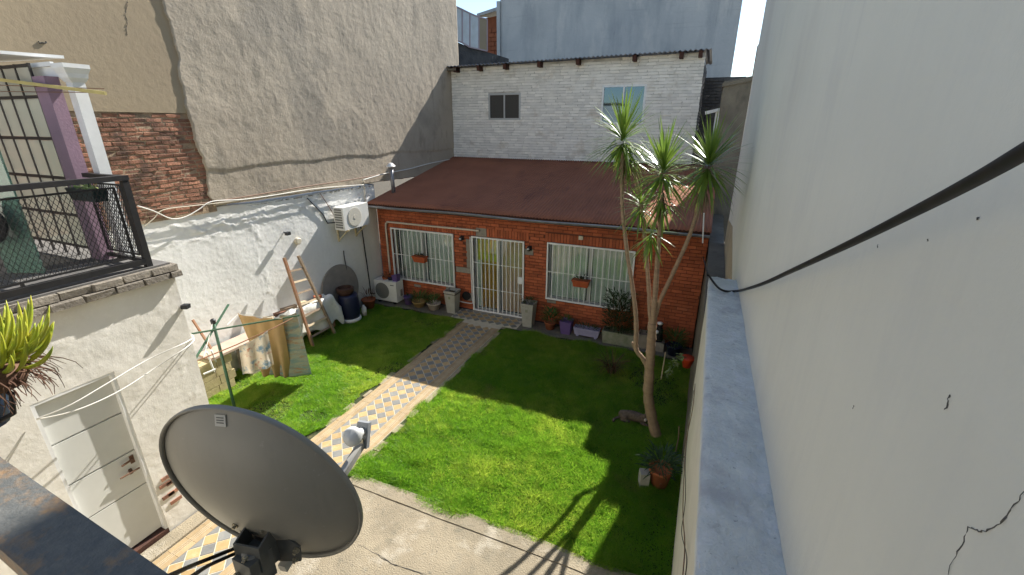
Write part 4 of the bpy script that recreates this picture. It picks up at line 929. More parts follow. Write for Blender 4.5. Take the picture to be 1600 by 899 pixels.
side = toD.cross(Vector((0,0,1))).normalized(); upv = side.cross(toD).normalized()
lnb = MB().obox(LN, side*.026, toD*.012, upv*.054).build('feed_housing', m_lnbg, ds)
MB().lathe([(.017,0),(.017,.045),(.022,.05),(.035,.057),(.039,.065),(.039,.083),(.033,.092),(0,.095)], LN + toD*.012 + upv*.016, 20, toD).build('feed_horn', m_lnb, lnb, smooth=True)
MB().obox(LN + toD*.016 - upv*.026, side*.012, toD*.006, upv*.012).build('connector', m_bolt, lnb)
c0 = bk - DN*.045 - lt*.03
wire('coaxial_cable', [HIT(255,905,Vector((0,0,4.02)),Vector((0,0,1))), HIT(300,884,Vector((0,.45,4.1)),Vector((0,1,0))), HIT(340,868,Vector((0,.53,4.1)),Vector((0,1,0))), HIT(382,851,bk,DN)], .0055, m_cable, 'upper black coaxial cable running into the dish bracket')
wire('coaxial_cable', [HIT(285,912,Vector((0,0,4.02)),Vector((0,0,1))), HIT(322,886,Vector((0,.45,4.1)),Vector((0,1,0))), HIT(352,872,Vector((0,.53,4.1)),Vector((0,1,0))), HIT(384,858,bk,DN)], .005, m_cable, 'lower black coaxial cable running into the dish bracket')

# ------------------------------------------------------------------ balcony rail and slab at the camera
ZR = 4.0
p1 = U(-60,672,'Z',ZR); p2 = U(250,888,'Z',ZR); q1 = U(-60,812,'Z',ZR)
dirr = (p2-p1).normalized(); far = p1 - dirr*1.2; near = p2 + dirr*.9; wv = Vector((dirr.y,-dirr.x,0))*.115
rr = MB().add([far, near, near+wv, far+wv, far-Vector((0,0,.05)), near-Vector((0,0,.05)), near+wv-Vector((0,0,.05)), far+wv-Vector((0,0,.05))], [(0,3,2,1)[::-1],(4,5,6,7)[::-1],(0,4,5,1)[::-1],(1,5,6,2)[::-1],(2,6,7,3)[::-1],(3,7,4,0)[::-1]])
rr.build('balcony_rail', m_rust, label='flat rusty iron handrail crossing the bottom left corner', cat='handrail')
tag(MB().box((-4.5,-1.2,2.85),(.19,.36,2.98)).build('balcony_floor', m_conc), kind='structure')

rh = empty('rear_house', (-4,-1.6,0), 'white rendered house that carries the viewing balcony', 'house')
def rface(u, v):
    x = -8.3 + u*8.75; z = v*np.where(x < -5.6, 5.95, 5.2)
    return x, -1.25 + .02*(fbm(x, z, 191)-.5), z
grid(60, 40, rface, (0,-.3,0)).build('wall', m_shed, rh)
MB().box((-8.4,-4.5,5.97),(-5.6,-1.15,6.05)).build('roof_slab', m_conc, rh)
# ------------------------------------------------------------------ hanging succulent
sc0 = Vector((0,0,CAMH)) + Vector(ray(-18, 588)).normalized()*1.95
su = empty('succulent', sc0 - Vector((0,0,.2)), 'yellow green finger leaved succulent in a hanging blue pot', 'plant')
lf = MB(); rt = MB()
right = Vector(ROT @ np.array([1.0,0,0])); 
for i in range(150):
    a = random.uniform(0, 2*math.pi); r = .095*math.sqrt(random.random())
    p = sc0 + Vector((math.cos(a)*r, math.sin(a)*r, random.uniform(-.03,.03) + .04))
    d = Vector((math.cos(a)*random.uniform(.5,1.2), math.sin(a)*random.uniform(.5,1.2), random.uniform(-.1,1.0))).normalized()
    L = random.uniform(.08,.155); n_ = 8; pts = []; pos = p; ra = []
    for k in range(n_+1):
        pts.append(pos.copy()); t = k/n_; ra.append((.0034 + .0030*math.sin(math.pi*min(t*1.15,1)))*(1 if t < .85 else max(.12, (1-t)/.15)))
        pos = pos + d*(L/n_); d = (d + Vector((0,0,.20)) + Vector((0,0,-.05))*k*.1).normalized()
    lf.tube(pts, ra, 7)
lf.build('leaves', m_succ, su, smooth=True)
for i in range(150):
    a = random.uniform(0, 2*math.pi); r = .10*math.sqrt(random.random()); p = sc0 + Vector((math.cos(a)*r, math.sin(a)*r, random.uniform(-.02,.03))); d = Vector((math.cos(a), math.sin(a), -.2)); pts = [p]
    for k in range(4): d = (d + Vector((random.uniform(-.5,.5), random.uniform(-.5,.5), random.uniform(-.9,-.1)))).normalized(); pts.append(pts[-1] + d*random.uniform(.012,.035))
    rt.tube(pts, [.0022,.002,.0016,.0012,.0008], 4)
tag(rt.build('dry_roots', m_root, su), kind='stuff')
MB().lathe([(.0,-.02),(.07,-.015),(.09,.03),(.07,.05),(0,.05)], sc0 + Vector((0,0,-.02)), 14).build('soil_ball', m_root, su, smooth=True)
pc0 = sc0 + Vector((-.05,-.02,-.17)) - right*.03
MB().lathe([(.055,0),(.085,.14),(.09,.15),(.08,.15),(.0,.145)], pc0, 20).build('pot', m_bluepot, su, smooth=True)
w0 = pc0 + Vector((0,0,.13))
MB().tube([w0, w0 + right*.09 + Vector((0,0,.02)), w0 + right*.125 + Vector((0,0,-.02)), w0 + right*.105 + Vector((0,0,-.085)), w0 + right*.04 + Vector((0,0,-.12)), w0 + Vector((0,0,-.13))], .007, 8).build('hanger', m_black, su, smooth=True)
MB().tube([pc0 + Vector((0,0,-.0)), pc0 + Vector((-.05,-.1,-.1)), Vector((far.x+1.0,far.y,ZR-.02))], .006, 6).build('hanger_arm', m_black, su)

# ------------------------------------------------------------------ spiky palm tree
tr = empty('yucca_tree', (-.23,6.49,0), 'multi-stemmed spiky leaved tree with bare trunks before the red house', 'tree')
TY = 6.49
def tp(px, py, dy=0): return U(px, py, 'Y', TY+dy)
def smoothp(P, k=5):
    out = []; n = len(P)
    for i in range(n-1):
        p0 = P[max(i-1,0)]; p1 = P[i]; p2 = P[i+1]; p3 = P[min(i+2,n-1)]
        for j in range(k):
            t = j/k; out.append(.5*((2*p1)+(p2-p0)*t+(2*p0-5*p1+4*p2-p3)*t*t+(3*p1-p0-3*p2+p3)*t**3))
    out.append(P[-1]); return out
def stem(P, r0, r1, name, parent):
    S_ = smoothp(P, 12); n = len(S_); m = MB()
    m.tube(S_, [(r0 + (r1-r0)*i/(n-1))*(1 + .05*math.sin(i*.8) + random.uniform(-.06,.06) + (.07 if i % 4 == 0 else 0)) for i in range(n)], 10)
    return m.build(name, m_bark, parent, smooth=True)
trunk = stem([Vector((-.16,6.47,-.06)), Vector((-.20,6.48,.03)), tp(1018,650), tp(1013,620), tp(1014,590), tp(1016,560), tp(1018,530), tp(1019,505)], .092, .060, 'trunk', tr)
stem([tp(1013,578), tp(1005,561), tp(994,546), tp(994,520), tp(993,490), tp(987,440), tp(980,397,.05), tp(972,315,.08), tp(973,238,.1)], .040, .024, 'branch', trunk)
stem([tp(1018,512), tp(1015,480,.03), tp(1014,455,.05), tp(1009,393,.1), tp(1003,327,.15), tp(993,282,.18), tp(986,256,.2)], .034, .022, 'branch', trunk)
stem([tp(1020,512), tp(1023,470,-.02), tp(1027,410,-.05), tp(1031,360,-.08), tp(1035,315,-.1)], .042, .026, 'branch', trunk)
stem([tp(1021,512), tp(1029,476,.02), tp(1052,426,.05), tp(1077,369,.1), tp(1097,305,.12), tp(1104,275,.12)], .034, .022, 'branch', trunk)
stem([tp(994,548), tp(990,541), tp(988,535)], .026, .018, 'branch_stub', trunk)
def rosette(c, n, L, up, low, name='leaf_rosette', mt=None, w=.034):
    m = MB(); c = Vector(c)
    for i in range(n):
        t = (i+.5)/n; el = .45*(up + (low-up)*t) + .55*math.asin(math.sin(up) + (math.sin(low)-math.sin(up))*t) + random.uniform(-.14,.14); a = i*2.399963 + random.uniform(-.2,.2)
        d = Vector((math.cos(a)*math.cos(el), math.sin(a)*math.cos(el), math.sin(el)))
        m.leaf(c + Vector((0,0,.16*(1-t)-.10)) + d*.02, d, L*random.uniform(.75,1.15)*(1 - .15*abs(t-.5)), w*random.uniform(.8,1.2), random.uniform(.15,.55) + .35*t, 5)
    return m.build(name, mt or m_palm, tr)
R_ = math.radians
rosette(tp(973,218,.1), 165, .64, R_(86), R_(-45)); rosette(tp(984,246,.2), 45, .42, R_(40), R_(-65))
rosette(tp(1036,268,-.1), 165, .66, R_(86), R_(-40)); rosette(tp(1034,312,-.1), 55, .48, R_(20), R_(-75))
rosette(tp(1108,258,.12), 160, .64, R_(86), R_(-60)); rosette(tp(1001,322,.15), 60, .46, R_(60), R_(-60)); rosette(tp(1018,368,-.05), 34, .42, R_(0), R_(-80))
rosette(tp(1036,300,-.1), 34, .42, R_(-35), R_(-85), 'dead_leaves', m_palmd, .02); rosette(tp(1100,290,.12), 40, .42, R_(-40), R_(-85), 'dead_leaves', m_palmd, .02); rosette(tp(975,244,.1), 34, .40, R_(-40), R_(-85), 'dead_leaves', m_palmd, .02)

# ------------------------------------------------------------------ cat under the tree
import bmesh
def blob(parts, name, mt, parent=None, vox=.008, **kw):
    m = MB()
    for c, r in parts:
        bmh = bmesh.new(); bmesh.ops.create_icosphere(bmh, subdivisions=3, radius=1.0)
        m.add([(c[0]+v.co.x*r[0], c[1]+v.co.y*r[1], c[2]+v.co.z*r[2]) for v in bmh.verts], [tuple(v.index for v in f.verts) for f in bmh.faces]); bmh.free()
    o = m.build(name, mt, parent, **kw)
    rmod = o.modifiers.new('remesh', 'REMESH'); rmod.mode = 'VOXEL'; rmod.voxel_size = vox; rmod.use_smooth_shade = True
    return o
ct = Vector((-.60, 6.73, .0)); parts = []
for i in range(9):
    t = i/8; parts.append(((ct.x-.19+.34*t, ct.y+.02*math.sin(t*3), .085), (.07, .075+.018*math.sin(t*math.pi), .075+.015*math.sin(t*math.pi))))
parts += [((ct.x-.15,ct.y-.03,.07),(.085,.08,.07)), ((ct.x+.17,ct.y-.01,.125),(.055,.055,.06)), ((ct.x+.215,ct.y-.02,.175),(.050,.047,.046)), ((ct.x+.245,ct.y-.045,.162),(.026,.024,.021)),
          ((ct.x+.20,ct.y-.05,.225),(.012,.010,.028)), ((ct.x+.215,ct.y+.025,.225),(.012,.010,.028)), ((ct.x+.20,ct.y-.075,.035),(.08,.022,.022)), ((ct.x+.20,ct.y+.05,.035),(.08,.022,.022)), ((ct.x-.12,ct.y-.10,.035),(.09,.03,.028))]
for i in range(10):
    t = i/9; parts.append(((ct.x-.21-.10*math.sin(t*1.8), ct.y-.02-.16*t, .035), (.024,.026,.022)))
cat_o = blob(parts, 'cat', m_cat, label='tabby cat lying on the shaded grass beside the tree trunk', cat='cat')
for s_ in (-1, 1):
    MB().add([(ct.x+.222, ct.y-.015+s_*.038, .200),(ct.x+.230, ct.y-.015+s_*.018, .206),(ct.x+.214, ct.y-.015+s_*.036, .252)], [(0,1,2)]).build('inner_ear', m_catw, cat_o)
blob([((ct.x+.262,ct.y-.048,.156),(.014,.020,.013)), ((ct.x+.20,ct.y-.045,.115),(.03,.035,.035))], 'pale_muzzle', m_catw, cat_o, .006)
for s_ in (-1, 1): MB().lathe([(0,-.006),(.006,0),(0,.006)], (ct.x+.252, ct.y-.028+s_*.021, .186), 8).build('eye', m_hole, cat_o)

# ------------------------------------------------------------------ things along the left wall
def cloth(fn, nu, nv, name, mt, label, cat, thick=.006, group=None):
    o = grid(nu, nv, fn).build(name, mt, smooth=True, label=label, cat=cat, group=group)
    sm = o.modifiers.new('thickness', 'SOLIDIFY'); sm.thickness = thick; return o
# trestle table and tarp over it
tt = empty('work_table', (-8.02,6.95,0), 'dark wooden table hidden under the white tarpaulin', 'table')
MB().box((-8.36,5.95,.70),(-7.99,7.62,.74)).build('table_top', m_wood, tt)
for x in (-8.32,-8.08):
    for y in (6.02,7.55): MB().box((x-.03,y-.03,0),(x+.03,y+.03,.70)).build('leg', m_redw, tt)
def tarpf(u, v):
    y = 5.82 + u*1.95; s_ = v*.95                        # s runs over the top then down the front
    top = .37; fold = .30*(fbm(y*2.3, s_*1.6, 171)-.3)
    x = np.where(s_ < top, -8.34 + s_, -7.97 + .03*np.sin(y*9) * np.clip((s_-top)*3,0,1) + .08*np.clip(s_-top,0,1)*fbm(y*4, s_*2, 172))
    z = np.where(s_ < top, .80 + .22*np.clip(fbm(y*2.2, s_*3, 173)-.42,0,1)*2 + .05*np.sin(y*3.1)**2, .775 + .05*np.sin(y*3.1)**2 - (s_-top)*(.55 + .75*fbm(y*1.8, y*0, 174)))
    endd = np.clip((y-7.55)/.22, 0, 1); z = z - endd*.35*(.6+.8*fbm(s_*6, y*3, 175)); z = z + .02*(fbm(y*11, s_*11, 176)-.5)
    return x, y, np.maximum(z, .06)
cloth(tarpf, 90, 50, 'tarpaulin', m_tarp, 'crumpled off-white tarpaulin draped over the table by the white wall', 'tarpaulin')
def topz(y): return .79 + .05*math.sin(y*3.1)**2
for i, (px, py, L, rz, mt, lb) in enumerate(((438,494,.24,.3,m_obrick,'reddish brick lying at the near end of the tarpaulin'), (452,486,.34,.25,m_wood,'dark wooden offcut lying across the tarpaulin'), (473,474,.16,.2,m_wood2,'tan block on the tarpaulin behind the ladder'), (494,449,.17,.5,m_terra,'pinkish brick at the far end of the tarpaulin'), (420,503,.20,.9,m_wood2,'pale block on the near corner of the tarpaulin'))):
    p = U(px, py, 'Z', .86); p.x = min(max(p.x, -8.25), -7.85)
    p = HIT(px, py, Vector((-8.19,0,0)), Vector((1,0,0)))
    z = topz(p.y) + .10; c_ = Vector((-8.19, p.y, z)); d = Vector((math.sin(rz), math.cos(rz), 0)); n_ = Vector((d.y,-d.x,0))
    m = MB().obox(c_, n_*.055, d*L/2, Vector((0,0,.032))); m.build(['brick','wood_offcut','stone_block','brick','stone_block'][i], mt, label=lb, cat=['brick','wood','block','brick','block'][i])
# ladder
la = empty('ladder', (-7.82,6.9,0), 'weathered wooden ladder leaning on the white wall', 'ladder')
b0, b1 = U(489,541,'Z',.02), U(523,521,'Z',.02); t0, t1 = U(444,403,'X',-8.20), U(466,400,'X',-8.20)
for i, (a, b) in enumerate(((b0,t0),(b1,t1))):
    MB().bar(a, b, .045, .065, up=(1,0,0)).build('rail', m_redw if i == 0 else m_wood, la)
for k in range(7):
    t = .10 + k*.125; MB().bar(b0.lerp(t0,t), b1.lerp(t1,t), .045, .028, up=(1,0,.4)).build('rung', m_wood2 if k % 2 else m_wood, la)
# barrel, disc, pot, bottle
ba = empty('barrel', (-8.05,8.02,0), 'dark navy blue barrel with a pale base beside the tarpaulin', 'barrel')
MB().lathe([(.22,.09),(.245,.20),(.25,.45),(.245,.66),(.22,.72),(.20,.73),(.0,.73)], (-8.02,8.10,0), 28).build('body', m_barrel, ba, smooth=True)
MB().lathe([(.25,0),(.27,.05),(.25,.10),(.0,.10)], (-8.02,8.10,0), 24).build('base', m_lnb, ba, smooth=True)
MB().lathe([(.16,.735),(.21,.80),(.22,.90),(.17,.92),(.15,.84),(.0,.83)], (-8.06,8.06,0), 18).build('brown_basin', mat('dark_brown_plastic', (.06,.03,.02), rough=.6), label='dark brown basin sitting on top of the navy barrel', cat='basin')
MB().lathe([(.62,0),(.62,.035),(.0,.035)], (-8.345,8.20,.80), 48, (.995,0,.10)).build('round_disc', m_disc, label='large round grey disc leaning on the white wall behind the barrel', cat='disc')
MB().lathe([(.065,0),(.07,.22),(.03,.27),(.03,.30),(0,.30)], (-7.90,8.47,0), 12).build('plastic_bottle', m_lnb, smooth=True, label='small white plastic bottle standing right of the navy barrel', cat='bottle')
def potplant(name, loc, prof, potmat, label, leafargs=None, n=18, cat='potted plant', sq=False, group=None, soil=True):
    e = empty(name, loc, label, cat, group); MB().lathe(prof, loc, n, sq=sq).build('pot', potmat, e, smooth=not sq)
    top = prof[-1][1] if prof[-1][0] else prof[-2][1]
    if leafargs:
        cnt, sx, sz, L, w, mt, up, dr = leafargs; foliage(cnt, (loc[0],loc[1],loc[2]+top*.95), sx, sx, sz, L, w, mt, e, up=up, droop=dr)
    return e
def P3(r0, r1, h_): return [(r0,0),(r1,h_*.86),(r1*1.08,h_*.87),(r1*1.08,h_),(r1*.92,h_),(r1*.9,h_*.9),(0,h_*.9)]
potplant('potted_plant', (-8.12,8.92,0), P3(.13,.18,.28), m_terra, 'terracotta pot with sparse dry plant in the wall corner', (50,.14,.25,.16,.02,m_dry,1.2,.5))
# ground air conditioner
ac = empty('air_conditioner', (-8.0,9.65,0), 'cream air conditioner unit standing on the ground by the left window', 'air conditioner')
X0, X1, Y0_, Y1_, Z0, Z1 = -8.30, -7.54, 9.42, 9.74, .07, .66
cs = MB().box((X0,Y0_,Z0),(X1,Y1_,Z1)).build('casing', m_acw, ac)
MB().lathe([(.235,.003),(.235,.010),(.20,.012),(.0,.012)], (X0+.27,Y0_,.365), 30, (0,-1,0)).build('fan_grille', m_acd, cs)
for r in (.06,.11,.16,.21):
    m = MB(); m.tube([(X0+.27+math.cos(a)*r, Y0_-.016, .365+math.sin(a)*r) for a in np.linspace(0,2*math.pi,28)], .004, 5); m.build('guard_ring', m_acd, cs)
MB().box((X1-.20,Y0_-.003,.555),(X1-.08,Y0_-.0005,.575)).build('brand_mark', m_flood, cs)
MB().box((X1+.0005,Y0_+.16,.22),(X1+.02,Y0_+.24,.40)).build('valve_cover', m_acd, cs)
for x in (X0+.12, X1-.12): MB().box((x-.03,Y0_,0),(x+.03,Y1_,.068)).build('foot', m_hole, ac)
MB().add([(-7.70,9.50,.66),(-7.56,9.50,.66),(-7.56,9.64,.66),(-7.70,9.64,.66),(-7.72,9.48,.84),(-7.54,9.48,.88),(-7.54,9.66,.86),(-7.72,9.66,.82)], [(0,3,2,1),(4,5,6,7),(0,1,5,4),(1,2,6,5),(2,3,7,6),(3,0,4,7)]).build('purple_pot', m_purp, label='small purple pot on top of the ground air conditioner', cat='pot')
e = empty('potted_plant', (-7.95,9.6,.66), 'sparse plants in low dark pots on the ground air conditioner', 'potted plant')
MB().lathe([(.07,.66),(.09,.74),(.0,.735)], (-8.02,9.58,0), 12).build('pot', m_terra, e); MB().lathe([(.06,.66),(.07,.72),(.0,.715)], (-7.84,9.58,0), 12).build('pot', m_barrel, e); foliage(40, (-7.93,9.58,.72), .13, .06, .14, .10, .02, m_leafd, e)

# ------------------------------------------------------------------ planters along the facade
potplant('purple_bucket', (-7.30,9.62,0), P3(.10,.13,.24), m_purp, 'small purple bucket beside the ground air conditioner', (20,.08,.05,.12,.02,m_leafd,1,.5))
potplant('potted_plant', (-6.93,9.60,0), P3(.13,.19,.17), m_ochre, 'ochre bowl with spreading green plant under the left window', (150,.20,.20,.20,.022,m_leaf,.8,.8))
potplant('potted_plant', (-6.42,9.56,0), P3(.12,.18,.21), m_pinkw, 'pale pinkish bowl with leafy plant under the left window', (140,.17,.18,.18,.022,m_leaf,.9,.8))
def tallplanter(x, y, label, plant):
    e = empty('concrete_planter', (x,y,0), label, 'planter', 'tall tapered concrete planters')
    MB().lathe([(.165,0),(.225,.58),(.235,.585),(.235,.64),(.20,.64),(.19,.56),(.0,.56)], (x,y,0), sq=True).build('pot', m_cplant, e)
    MB().obox((x,y-.172,.46), (.03,0,0), (0,.003,0), (0,0,.03)).build('emblem', m_moss, e)
    if plant: foliage(120, (x,y,.56), .15, .15, .16, .13, .02, m_leafd, e)
    else: MB().lathe([(.26,.0),(.0,.004)], (x,y,.565), sq=True).build('soil', m_soil, e)
tallplanter(-5.86, 9.62, 'tall tapered concrete planter without plant left of the door', False); tallplanter(-3.66, 9.62, 'tall tapered concrete planter with small bush right of the door', True)
MB().lathe([(.12,0),(.12,.05),(.05,.06),(.0,.06)], (-5.60,HY-.005,.40), 20, (0,-1,0)).build('hose_reel', m_hole, label='round black hose reel on the wall left of the door', cat='hose reel')
potplant('potted_plant', (-3.10,9.66,0), P3(.10,.14,.2), m_terra, 'small pot with bright leafy plant right of the door', (130,.16,.30,.20,.03,m_leaf,.9,.9))
def trough(name, x0, x1, y0, y1, h_, mt, label, lf, feet=True, flare=.03):
    e = empty(name, ((x0+x1)/2,(y0+y1)/2,0), label, 'planter'); z0 = .05 if feet else 0
    m = MB(); m.add([(x0+flare,y0+flare,z0),(x1-flare,y0+flare,z0),(x1-flare,y1-flare,z0),(x0+flare,y1-flare,z0),(x0,y0,h_),(x1,y0,h_),(x1,y1,h_),(x0,y1,h_),(x0+.025,y0+.025,h_),(x1-.025,y0+.025,h_),(x1-.025,y1-.025,h_),(x0+.025,y1-.025,h_),(x0+.03,y0+.03,h_-.04),(x1-.03,y0+.03,h_-.04),(x1-.03,y1-.03,h_-.04),(x0+.03,y1-.03,h_-.04)],
      [(0,3,2,1),(0,1,5,4),(1,2,6,5),(2,3,7,6),(3,0,4,7),(4,5,9,8),(5,6,10,9),(6,7,11,10),(7,4,8,11),(8,9,13,12),(9,10,14,13),(10,11,15,14),(11,8,12,15),(12,13,14,15)]); m.build('box', mt, e)
    if feet:
        for x in (x0+.09, x1-.09): MB().box((x-.03,y0+.04,0),(x+.03,y1-.04,z0)).build('foot', mt, e)
    cnt, L, w, lm_, hz = lf; foliage(cnt, ((x0+x1)/2,(y0+y1)/2,h_-.03), (x1-x0)*.44, (y1-y0)*.35, hz, L, w, lm_, e); return e
trough('purple_planter', -2.80,-2.52,9.46,9.74,.34,m_purp,'square purple planter box under the right window',(50,.14,.02,m_leaf,.08),False)
t_ = trough('lilac_planter', -2.46,-1.84,9.48,9.70,.24,m_lil,'long lilac planter trough on feet under the right window',(90,.12,.02,m_leafd,.08))
t_ = trough('mossy_planter', -1.76,-1.00,9.40,9.72,.32,m_moss,'long mossy stone trough beside the lilac planter',(140,.10,.02,m_leafd,.06),False)
m = MB()
e = empty('shrub', (-1.42,9.70,.2), 'tall dark leafy shrub rising in front of the right window', 'shrub')
for i in range(9): MB().tube([(-1.42,9.62,.25), (-1.42+random.uniform(-.14,.14),9.62+random.uniform(-.06,.06),.7), (-1.42+random.uniform(-.24,.24),9.60+random.uniform(-.10,.10),1.15+random.uniform(-.2,.1))], [.012,.008,.004], 5).build('stem', m_dry, e)
foliage(1100, (-1.42,9.60,.34), .36, .20, .88, .12, .028, m_leafd, e, 'crown', .6, .8)
e = trough('stone_planter', -.95,-.66,9.46,9.74,.36,m_bin2,'grey stone planter box with sparse plants right of the shrub',(40,.14,.02,m_leafd,.08),False)
e = empty('garden_ornament', (-.52,9.6,0), 'small dark garden figure with a white cap behind the trunk', 'ornament')
MB().lathe([(.09,0),(.10,.05),(.08,.18),(.085,.28),(.05,.34),(.055,.40),(.03,.45),(.0,.45)], (-.52,9.60,.22), 14).build('body', m_hole, e, smooth=True); MB().lathe([(.06,0),(.062,.03),(.02,.05),(.0,.05)], (-.52,9.58,.64), 12).build('cap', m_wpaint, e, smooth=True); MB().lathe([(.0,-.05),(.04,-.02),(.04,.03),(.0,.05)], (-.565,9.52,.46), 10).build('white_front', m_wpaint, e, smooth=True); MB().box((-.66,9.48,0),(-.38,9.72,.22)).build('plinth', m_cement, e)
potplant('potted_plant', (-.16,9.50,0), P3(.12,.16,.24), m_barrel, 'dark pot with pale ferny plant near the old wall', (170,.17,.32,.24,.022,m_leaf,.8,.9))
# upright dry plant on the lawn and smaller plants
e = empty('dry_plant', (-1.26,8.15,0), 'clump of drooping brown and green grass on the shaded lawn', 'plant'); m = MB(); m2 = MB()
for i in range(170):
    a = random.uniform(0,6.28); (m if i % 3 else m2).leaf((-1.26+random.uniform(-.07,.07),8.15+random.uniform(-.07,.07),0), (math.cos(a)*.45,math.sin(a)*.45,1.1), random.uniform(.35,.78), .012, random.uniform(1.4,2.8), 6)
m.build('brown_blades', m_dry, e); m2.build('green_blades', m_leaf, e)
MB().tube([(-.30,8.3,0),(-.29,8.3,.35),(-.285,8.31,.62)], [.014,.013,.011], 6).build('garden_stake', m_wood2, label='thin pale stake standing in the lawn behind the trunk', cat='stake')
wp = empty('wall_pot', (.12,8.6,.6), 'orange pot hung on the old wall with trailing variegated leaves', 'potted plant')
c = U(1083,566,'Y',8.0) + Vector((-.10,0,0)); MB().lathe([(.07,-.12),(.11,.04),(.12,.05),(.12,.08),(.0,.07)], c, 16).build('pot', m_rpot, wp, smooth=True); MB().bar(c+Vector((.02,0,.06)), (.24,c.y,c.z+.06), .02).build('hook', m_black, wp)
m = MB()
for i in range(60):
    t = random.random(); p = c + Vector((-.10-.20*t+random.uniform(-.05,.05), -.06-.06*t+random.uniform(-.05,.05), .10-.42*t*t+random.uniform(-.04,.04))); a = random.uniform(0,6.28); m.leaf(p, (math.cos(a),math.sin(a),random.uniform(-.5,.5)), .085, .05, .6, 3)
m.build('trailing_leaves', m_leafp, wp)
MB().tube([c+Vector((0,0,.06)), c+Vector((-.14,-.06,.12)), c+Vector((-.22,-.10,-.08)), c+Vector((-.30,-.12,-.34))], .006, 5).build('trailing_stem', m_leaf, wp)
rp_ = potplant('potted_plant', (-.04,5.40,0), P3(.11,.155,.30), m_terra, 'red clay pot of dark foliage standing by the right wall', (190,.20,.26,.17,.026,m_leafd,.6,1.0))
MB().obox((-.24,5.30,.12), (.06,.02,0), (-.02,.06,0), (0,0,.12)).build('concrete_block', m_cplant, label='upright grey concrete block left of the red clay pot', cat='block')
MB().tube([(.13,6.15,0),(.14,6.10,.35),(.12,6.0,.62)], .010, 6).build('garden_stake', m_wood, label='thin dark stake between the tree and the right wall', cat='stake')

# ------------------------------------------------------------------ clothes line and washing
ZC = 1.80; ptop = U(333,503,'Z',ZC)
cl = empty('clothes_line', (ptop.x,ptop.y,0), 'green rotary clothes line post with arms beside the outbuilding', 'clothes line')
MB().tube([(ptop.x,ptop.y,-.02),(ptop.x,ptop.y,.9),(ptop.x,ptop.y,ZC+.03)], .024, 10).build('post', m_green, cl, smooth=True)
MB().lathe([(.036,-.03),(.04,.03),(.02,.05),(0,.05)], (ptop.x,ptop.y,ZC), 12).build('cap', m_black, cl)
Lq = U(298,522,'Z',ZC-.08); Rq = U(468,493,'Z',ZC-.08); mid = Lq.lerp(Rq,.22)
MB().bar(Lq, Rq, .022, .022).build('arm', m_green, cl)
A_ = U(304,563,'Z',ZC-.35); B_ = U(357,476,'Z',ZC+.05)
MB().bar(A_, B_, .030, .020).build('arm', m_green, cl)
L2a = U(308,564,'Z',ZC-.35); L2b = U(425,514,'Z',ZC-.10); L2c = U(458,497,'Z',ZC-.05)
MB().tube([L2a, L2a.lerp(L2b,.5)-Vector((0,0,.012)), L2b, L2c], .009, 6).build('line_bar', m_redw, cl)
MB().tube([U(355,508,'Z',ZC), U(372,491,'Z',ZC-.02), U(440,498,'Z',ZC-.06)], .004, 5).build('cord', m_rope, cl)
MB().tube([Vector((ptop.x,ptop.y,ZC)), U(318,560,'Z',ZC-.36)], .005, 5).build('cord', m_rope, cl)
def quadcloth(pl, zdep, name, mt, label, nfold, amp, cat='cloth', sag=.03, seed=0):
    TL, TR, BR, BL = pl; n_ = (TR-TL).cross(BL-TL).normalized()
    def fn(u, v):
        P = [(TL[k]*(1-u)+TR[k]*u)*(1-v) + (BL[k]*(1-u)+BR[k]*u)*v for k in range(3)]
        d_ = amp*np.sin(u*nfold*2*math.pi + 2.5*fbm(u*2+seed, v*1.2, 180+seed))*(.25+.75*v) + amp*.8*(fbm(u*3, v*3, 185+seed)-.5)
        P = [P[k] + n_[k]*d_ for k in range(3)]; P[2] = P[2] - sag*np.sin(u*math.pi)*(1-v) + .03*v*(fbm(u*3+seed, u*0, 188)-.5); return P
    return cloth(fn, 50, 36, name, mt, label, cat, .004)
def up(px, py, ref): return U(px, py, 'Y', ref)
a1 = U(371,490,'Z',ZC-.02); a2 = U(441,497,'Z',ZC-.06)
quadcloth([a1, a2, U(455,587,'Z',.16), U(407,586,'Z',.14)], 0, 'bed_sheet', m_tansheet, 'tan sheet hanging on the clothes line', 3, .05, 'sheet', .04, 1)
b1_ = U(436,495,'Z',ZC-.05)+Vector((-.05,.06,0)); b2_ = U(463,489,'Z',ZC-.05)
quadcloth([b1_, b2_, U(487,586,'Z',.16), U(418,591,'Z',.12)+Vector((-.03,.06,0))], 0, 'rug', m_rug, 'striped multicoloured rug hanging behind the tan sheet', 1, .03, 'rug', .02, 2)
c1 = U(373,541,'Z',ZC-.25); c2 = U(418,517,'Z',ZC-.11); dvec = Vector((0,0,-.50))
quadcloth([c1, c2, U(429,571,'Y',c2.y), U(380,586,'Y',c1.y)], 0, 'printed_cloth', m_print, 'patterned white and blue cloth pegged in front of the tan sheet', 2, .035, 'cloth', .02, 3)
wire('washing_cord', [U(57,655,'X',XS+.02), U(110,633,'X',XS+.16), U(170,598,'X',XS+.16), U(230,563,'X',XS+.12), U(298,531,'X',XS+.1), Lq+Vector((0,0,.0))], .006, m_rope, 'upper white cord strung from the door side to the clothes line')
wire('washing_cord', [U(57,656,'X',XS+.02), U(120,641,'X',XS+.16), U(185,612,'X',XS+.16), U(240,577,'X',XS+.12), U(300,536,'X',XS+.1), Lq+Vector((0,0,-.03))], .006, m_rope, 'lower sagging white cord strung from the door side to the clothes line')
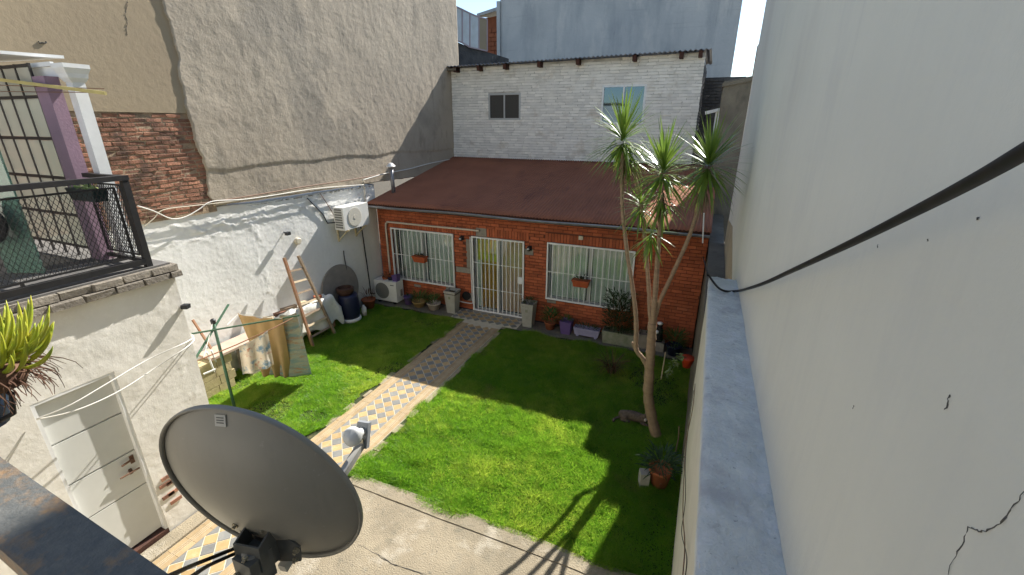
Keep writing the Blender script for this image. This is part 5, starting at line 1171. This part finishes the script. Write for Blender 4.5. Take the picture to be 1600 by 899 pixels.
# masonry bin in the corner behind the outbuilding
bn = empty('block_pier', (-8.0,4.5,0), 'low pier of yellowish blocks in the corner behind the outbuilding', 'pier')
for r in range(4):
    for k in range(2):
        MB().obox((-8.05, 4.32+k*.31+(r%2)*.05, .09+r*.175), (.15,0,0), (0,.148,0), (0,0,.083)).build('block', m_bin, bn)
bn2 = empty('block_pier', (-8.05,5.4,0), 'low pier of grey pinkish blocks under the plank by the white wall', 'pier')
for r in range(4): MB().obox((-8.08+random.uniform(-.01,.01), 5.32, .09+r*.175), (.17,0,0), (0,.17,0), (0,0,.083)).build('block', m_bin2, bn2)
MB().box((-8.30,4.45,.72),(-7.86,5.62,.765)).build('plank_shelf', mat('pink_board', (.48,.36,.28), (.42,.31,.24), 6), label='pinkish board bridging the two block piers', cat='board')
for i, (a, b) in enumerate((((322,545),(344,610)),((338,560),(360,597)))): pass
ws = empty('folding_stand', (-7.75,4.75,0), 'white tubular folding stand leaning in the corner by the piers', 'stand')
for (a, b) in ((U(323,550,'X',-7.80), U(345,608,'Z',.02)), (U(330,548,'X',-7.80), U(352,598,'Z',.02)), (U(318,585,'X',-7.78), U(337,577,'X',-7.70))): MB().bar(a, b, .024).build('tube', m_wpaint, ws)
MB().bar(U(301,500,'X',-8.2), U(330,545,'X',-8.0), .035, .03).build('long_tool', m_redw, label='rusty tool handle leaning behind the outbuilding corner', cat='tool')
MB().obox(U(340,606,'Z',.03), (.05,-.03,0), (.10,.20,0), (0,0,.02)).build('loose_board', m_wood2, label='pale board lying on the grass edge near the folding stand', cat='board')

# ------------------------------------------------------------------ cables on the right
wire('black_cable', [U(1098,400,'X',.14), U(1106,428,'X',.17), Vector((.165,5.90,3.03)), U(1125,452,'Z',3.035), U(1150,455,'Z',3.03), U(1185,446,'X',.455), U(1240,422,'X',.44), U(1330,380,'X',.42), U(1440,325,'X',.40), U(1530,278,'X',.385), U(1600,238,'X',.37), U(1700,178,'X',.36)], .0125, m_cable, 'thick black cable hanging across the tall wall from the ledge')
wire('thin_wire', [U(x,y,'X',.19) for x, y in ((1086,600),(1082,640),(1072,690),(1069,740),(1067,800),(1070,850),(1067,899),(1066,930))], .004, m_wire, 'thin brown wire dangling down the cream wall face')
wire('thin_wire', [U(x,y,'X',.19) for x, y in ((1084,610),(1076,665),(1071,720),(1071,780),(1065,830),(1073,870),(1069,910))], .003, m_cable, 'thin black wire twisted beside the brown one on the cream wall')
MB().tube([U(1100,333,'Y',9.4), U(1098,380,'Y',9.4)], .014, 6).build('white_pipe', m_wpaint, label='short white pipe hanging at the right end of the gutter', cat='pipe')
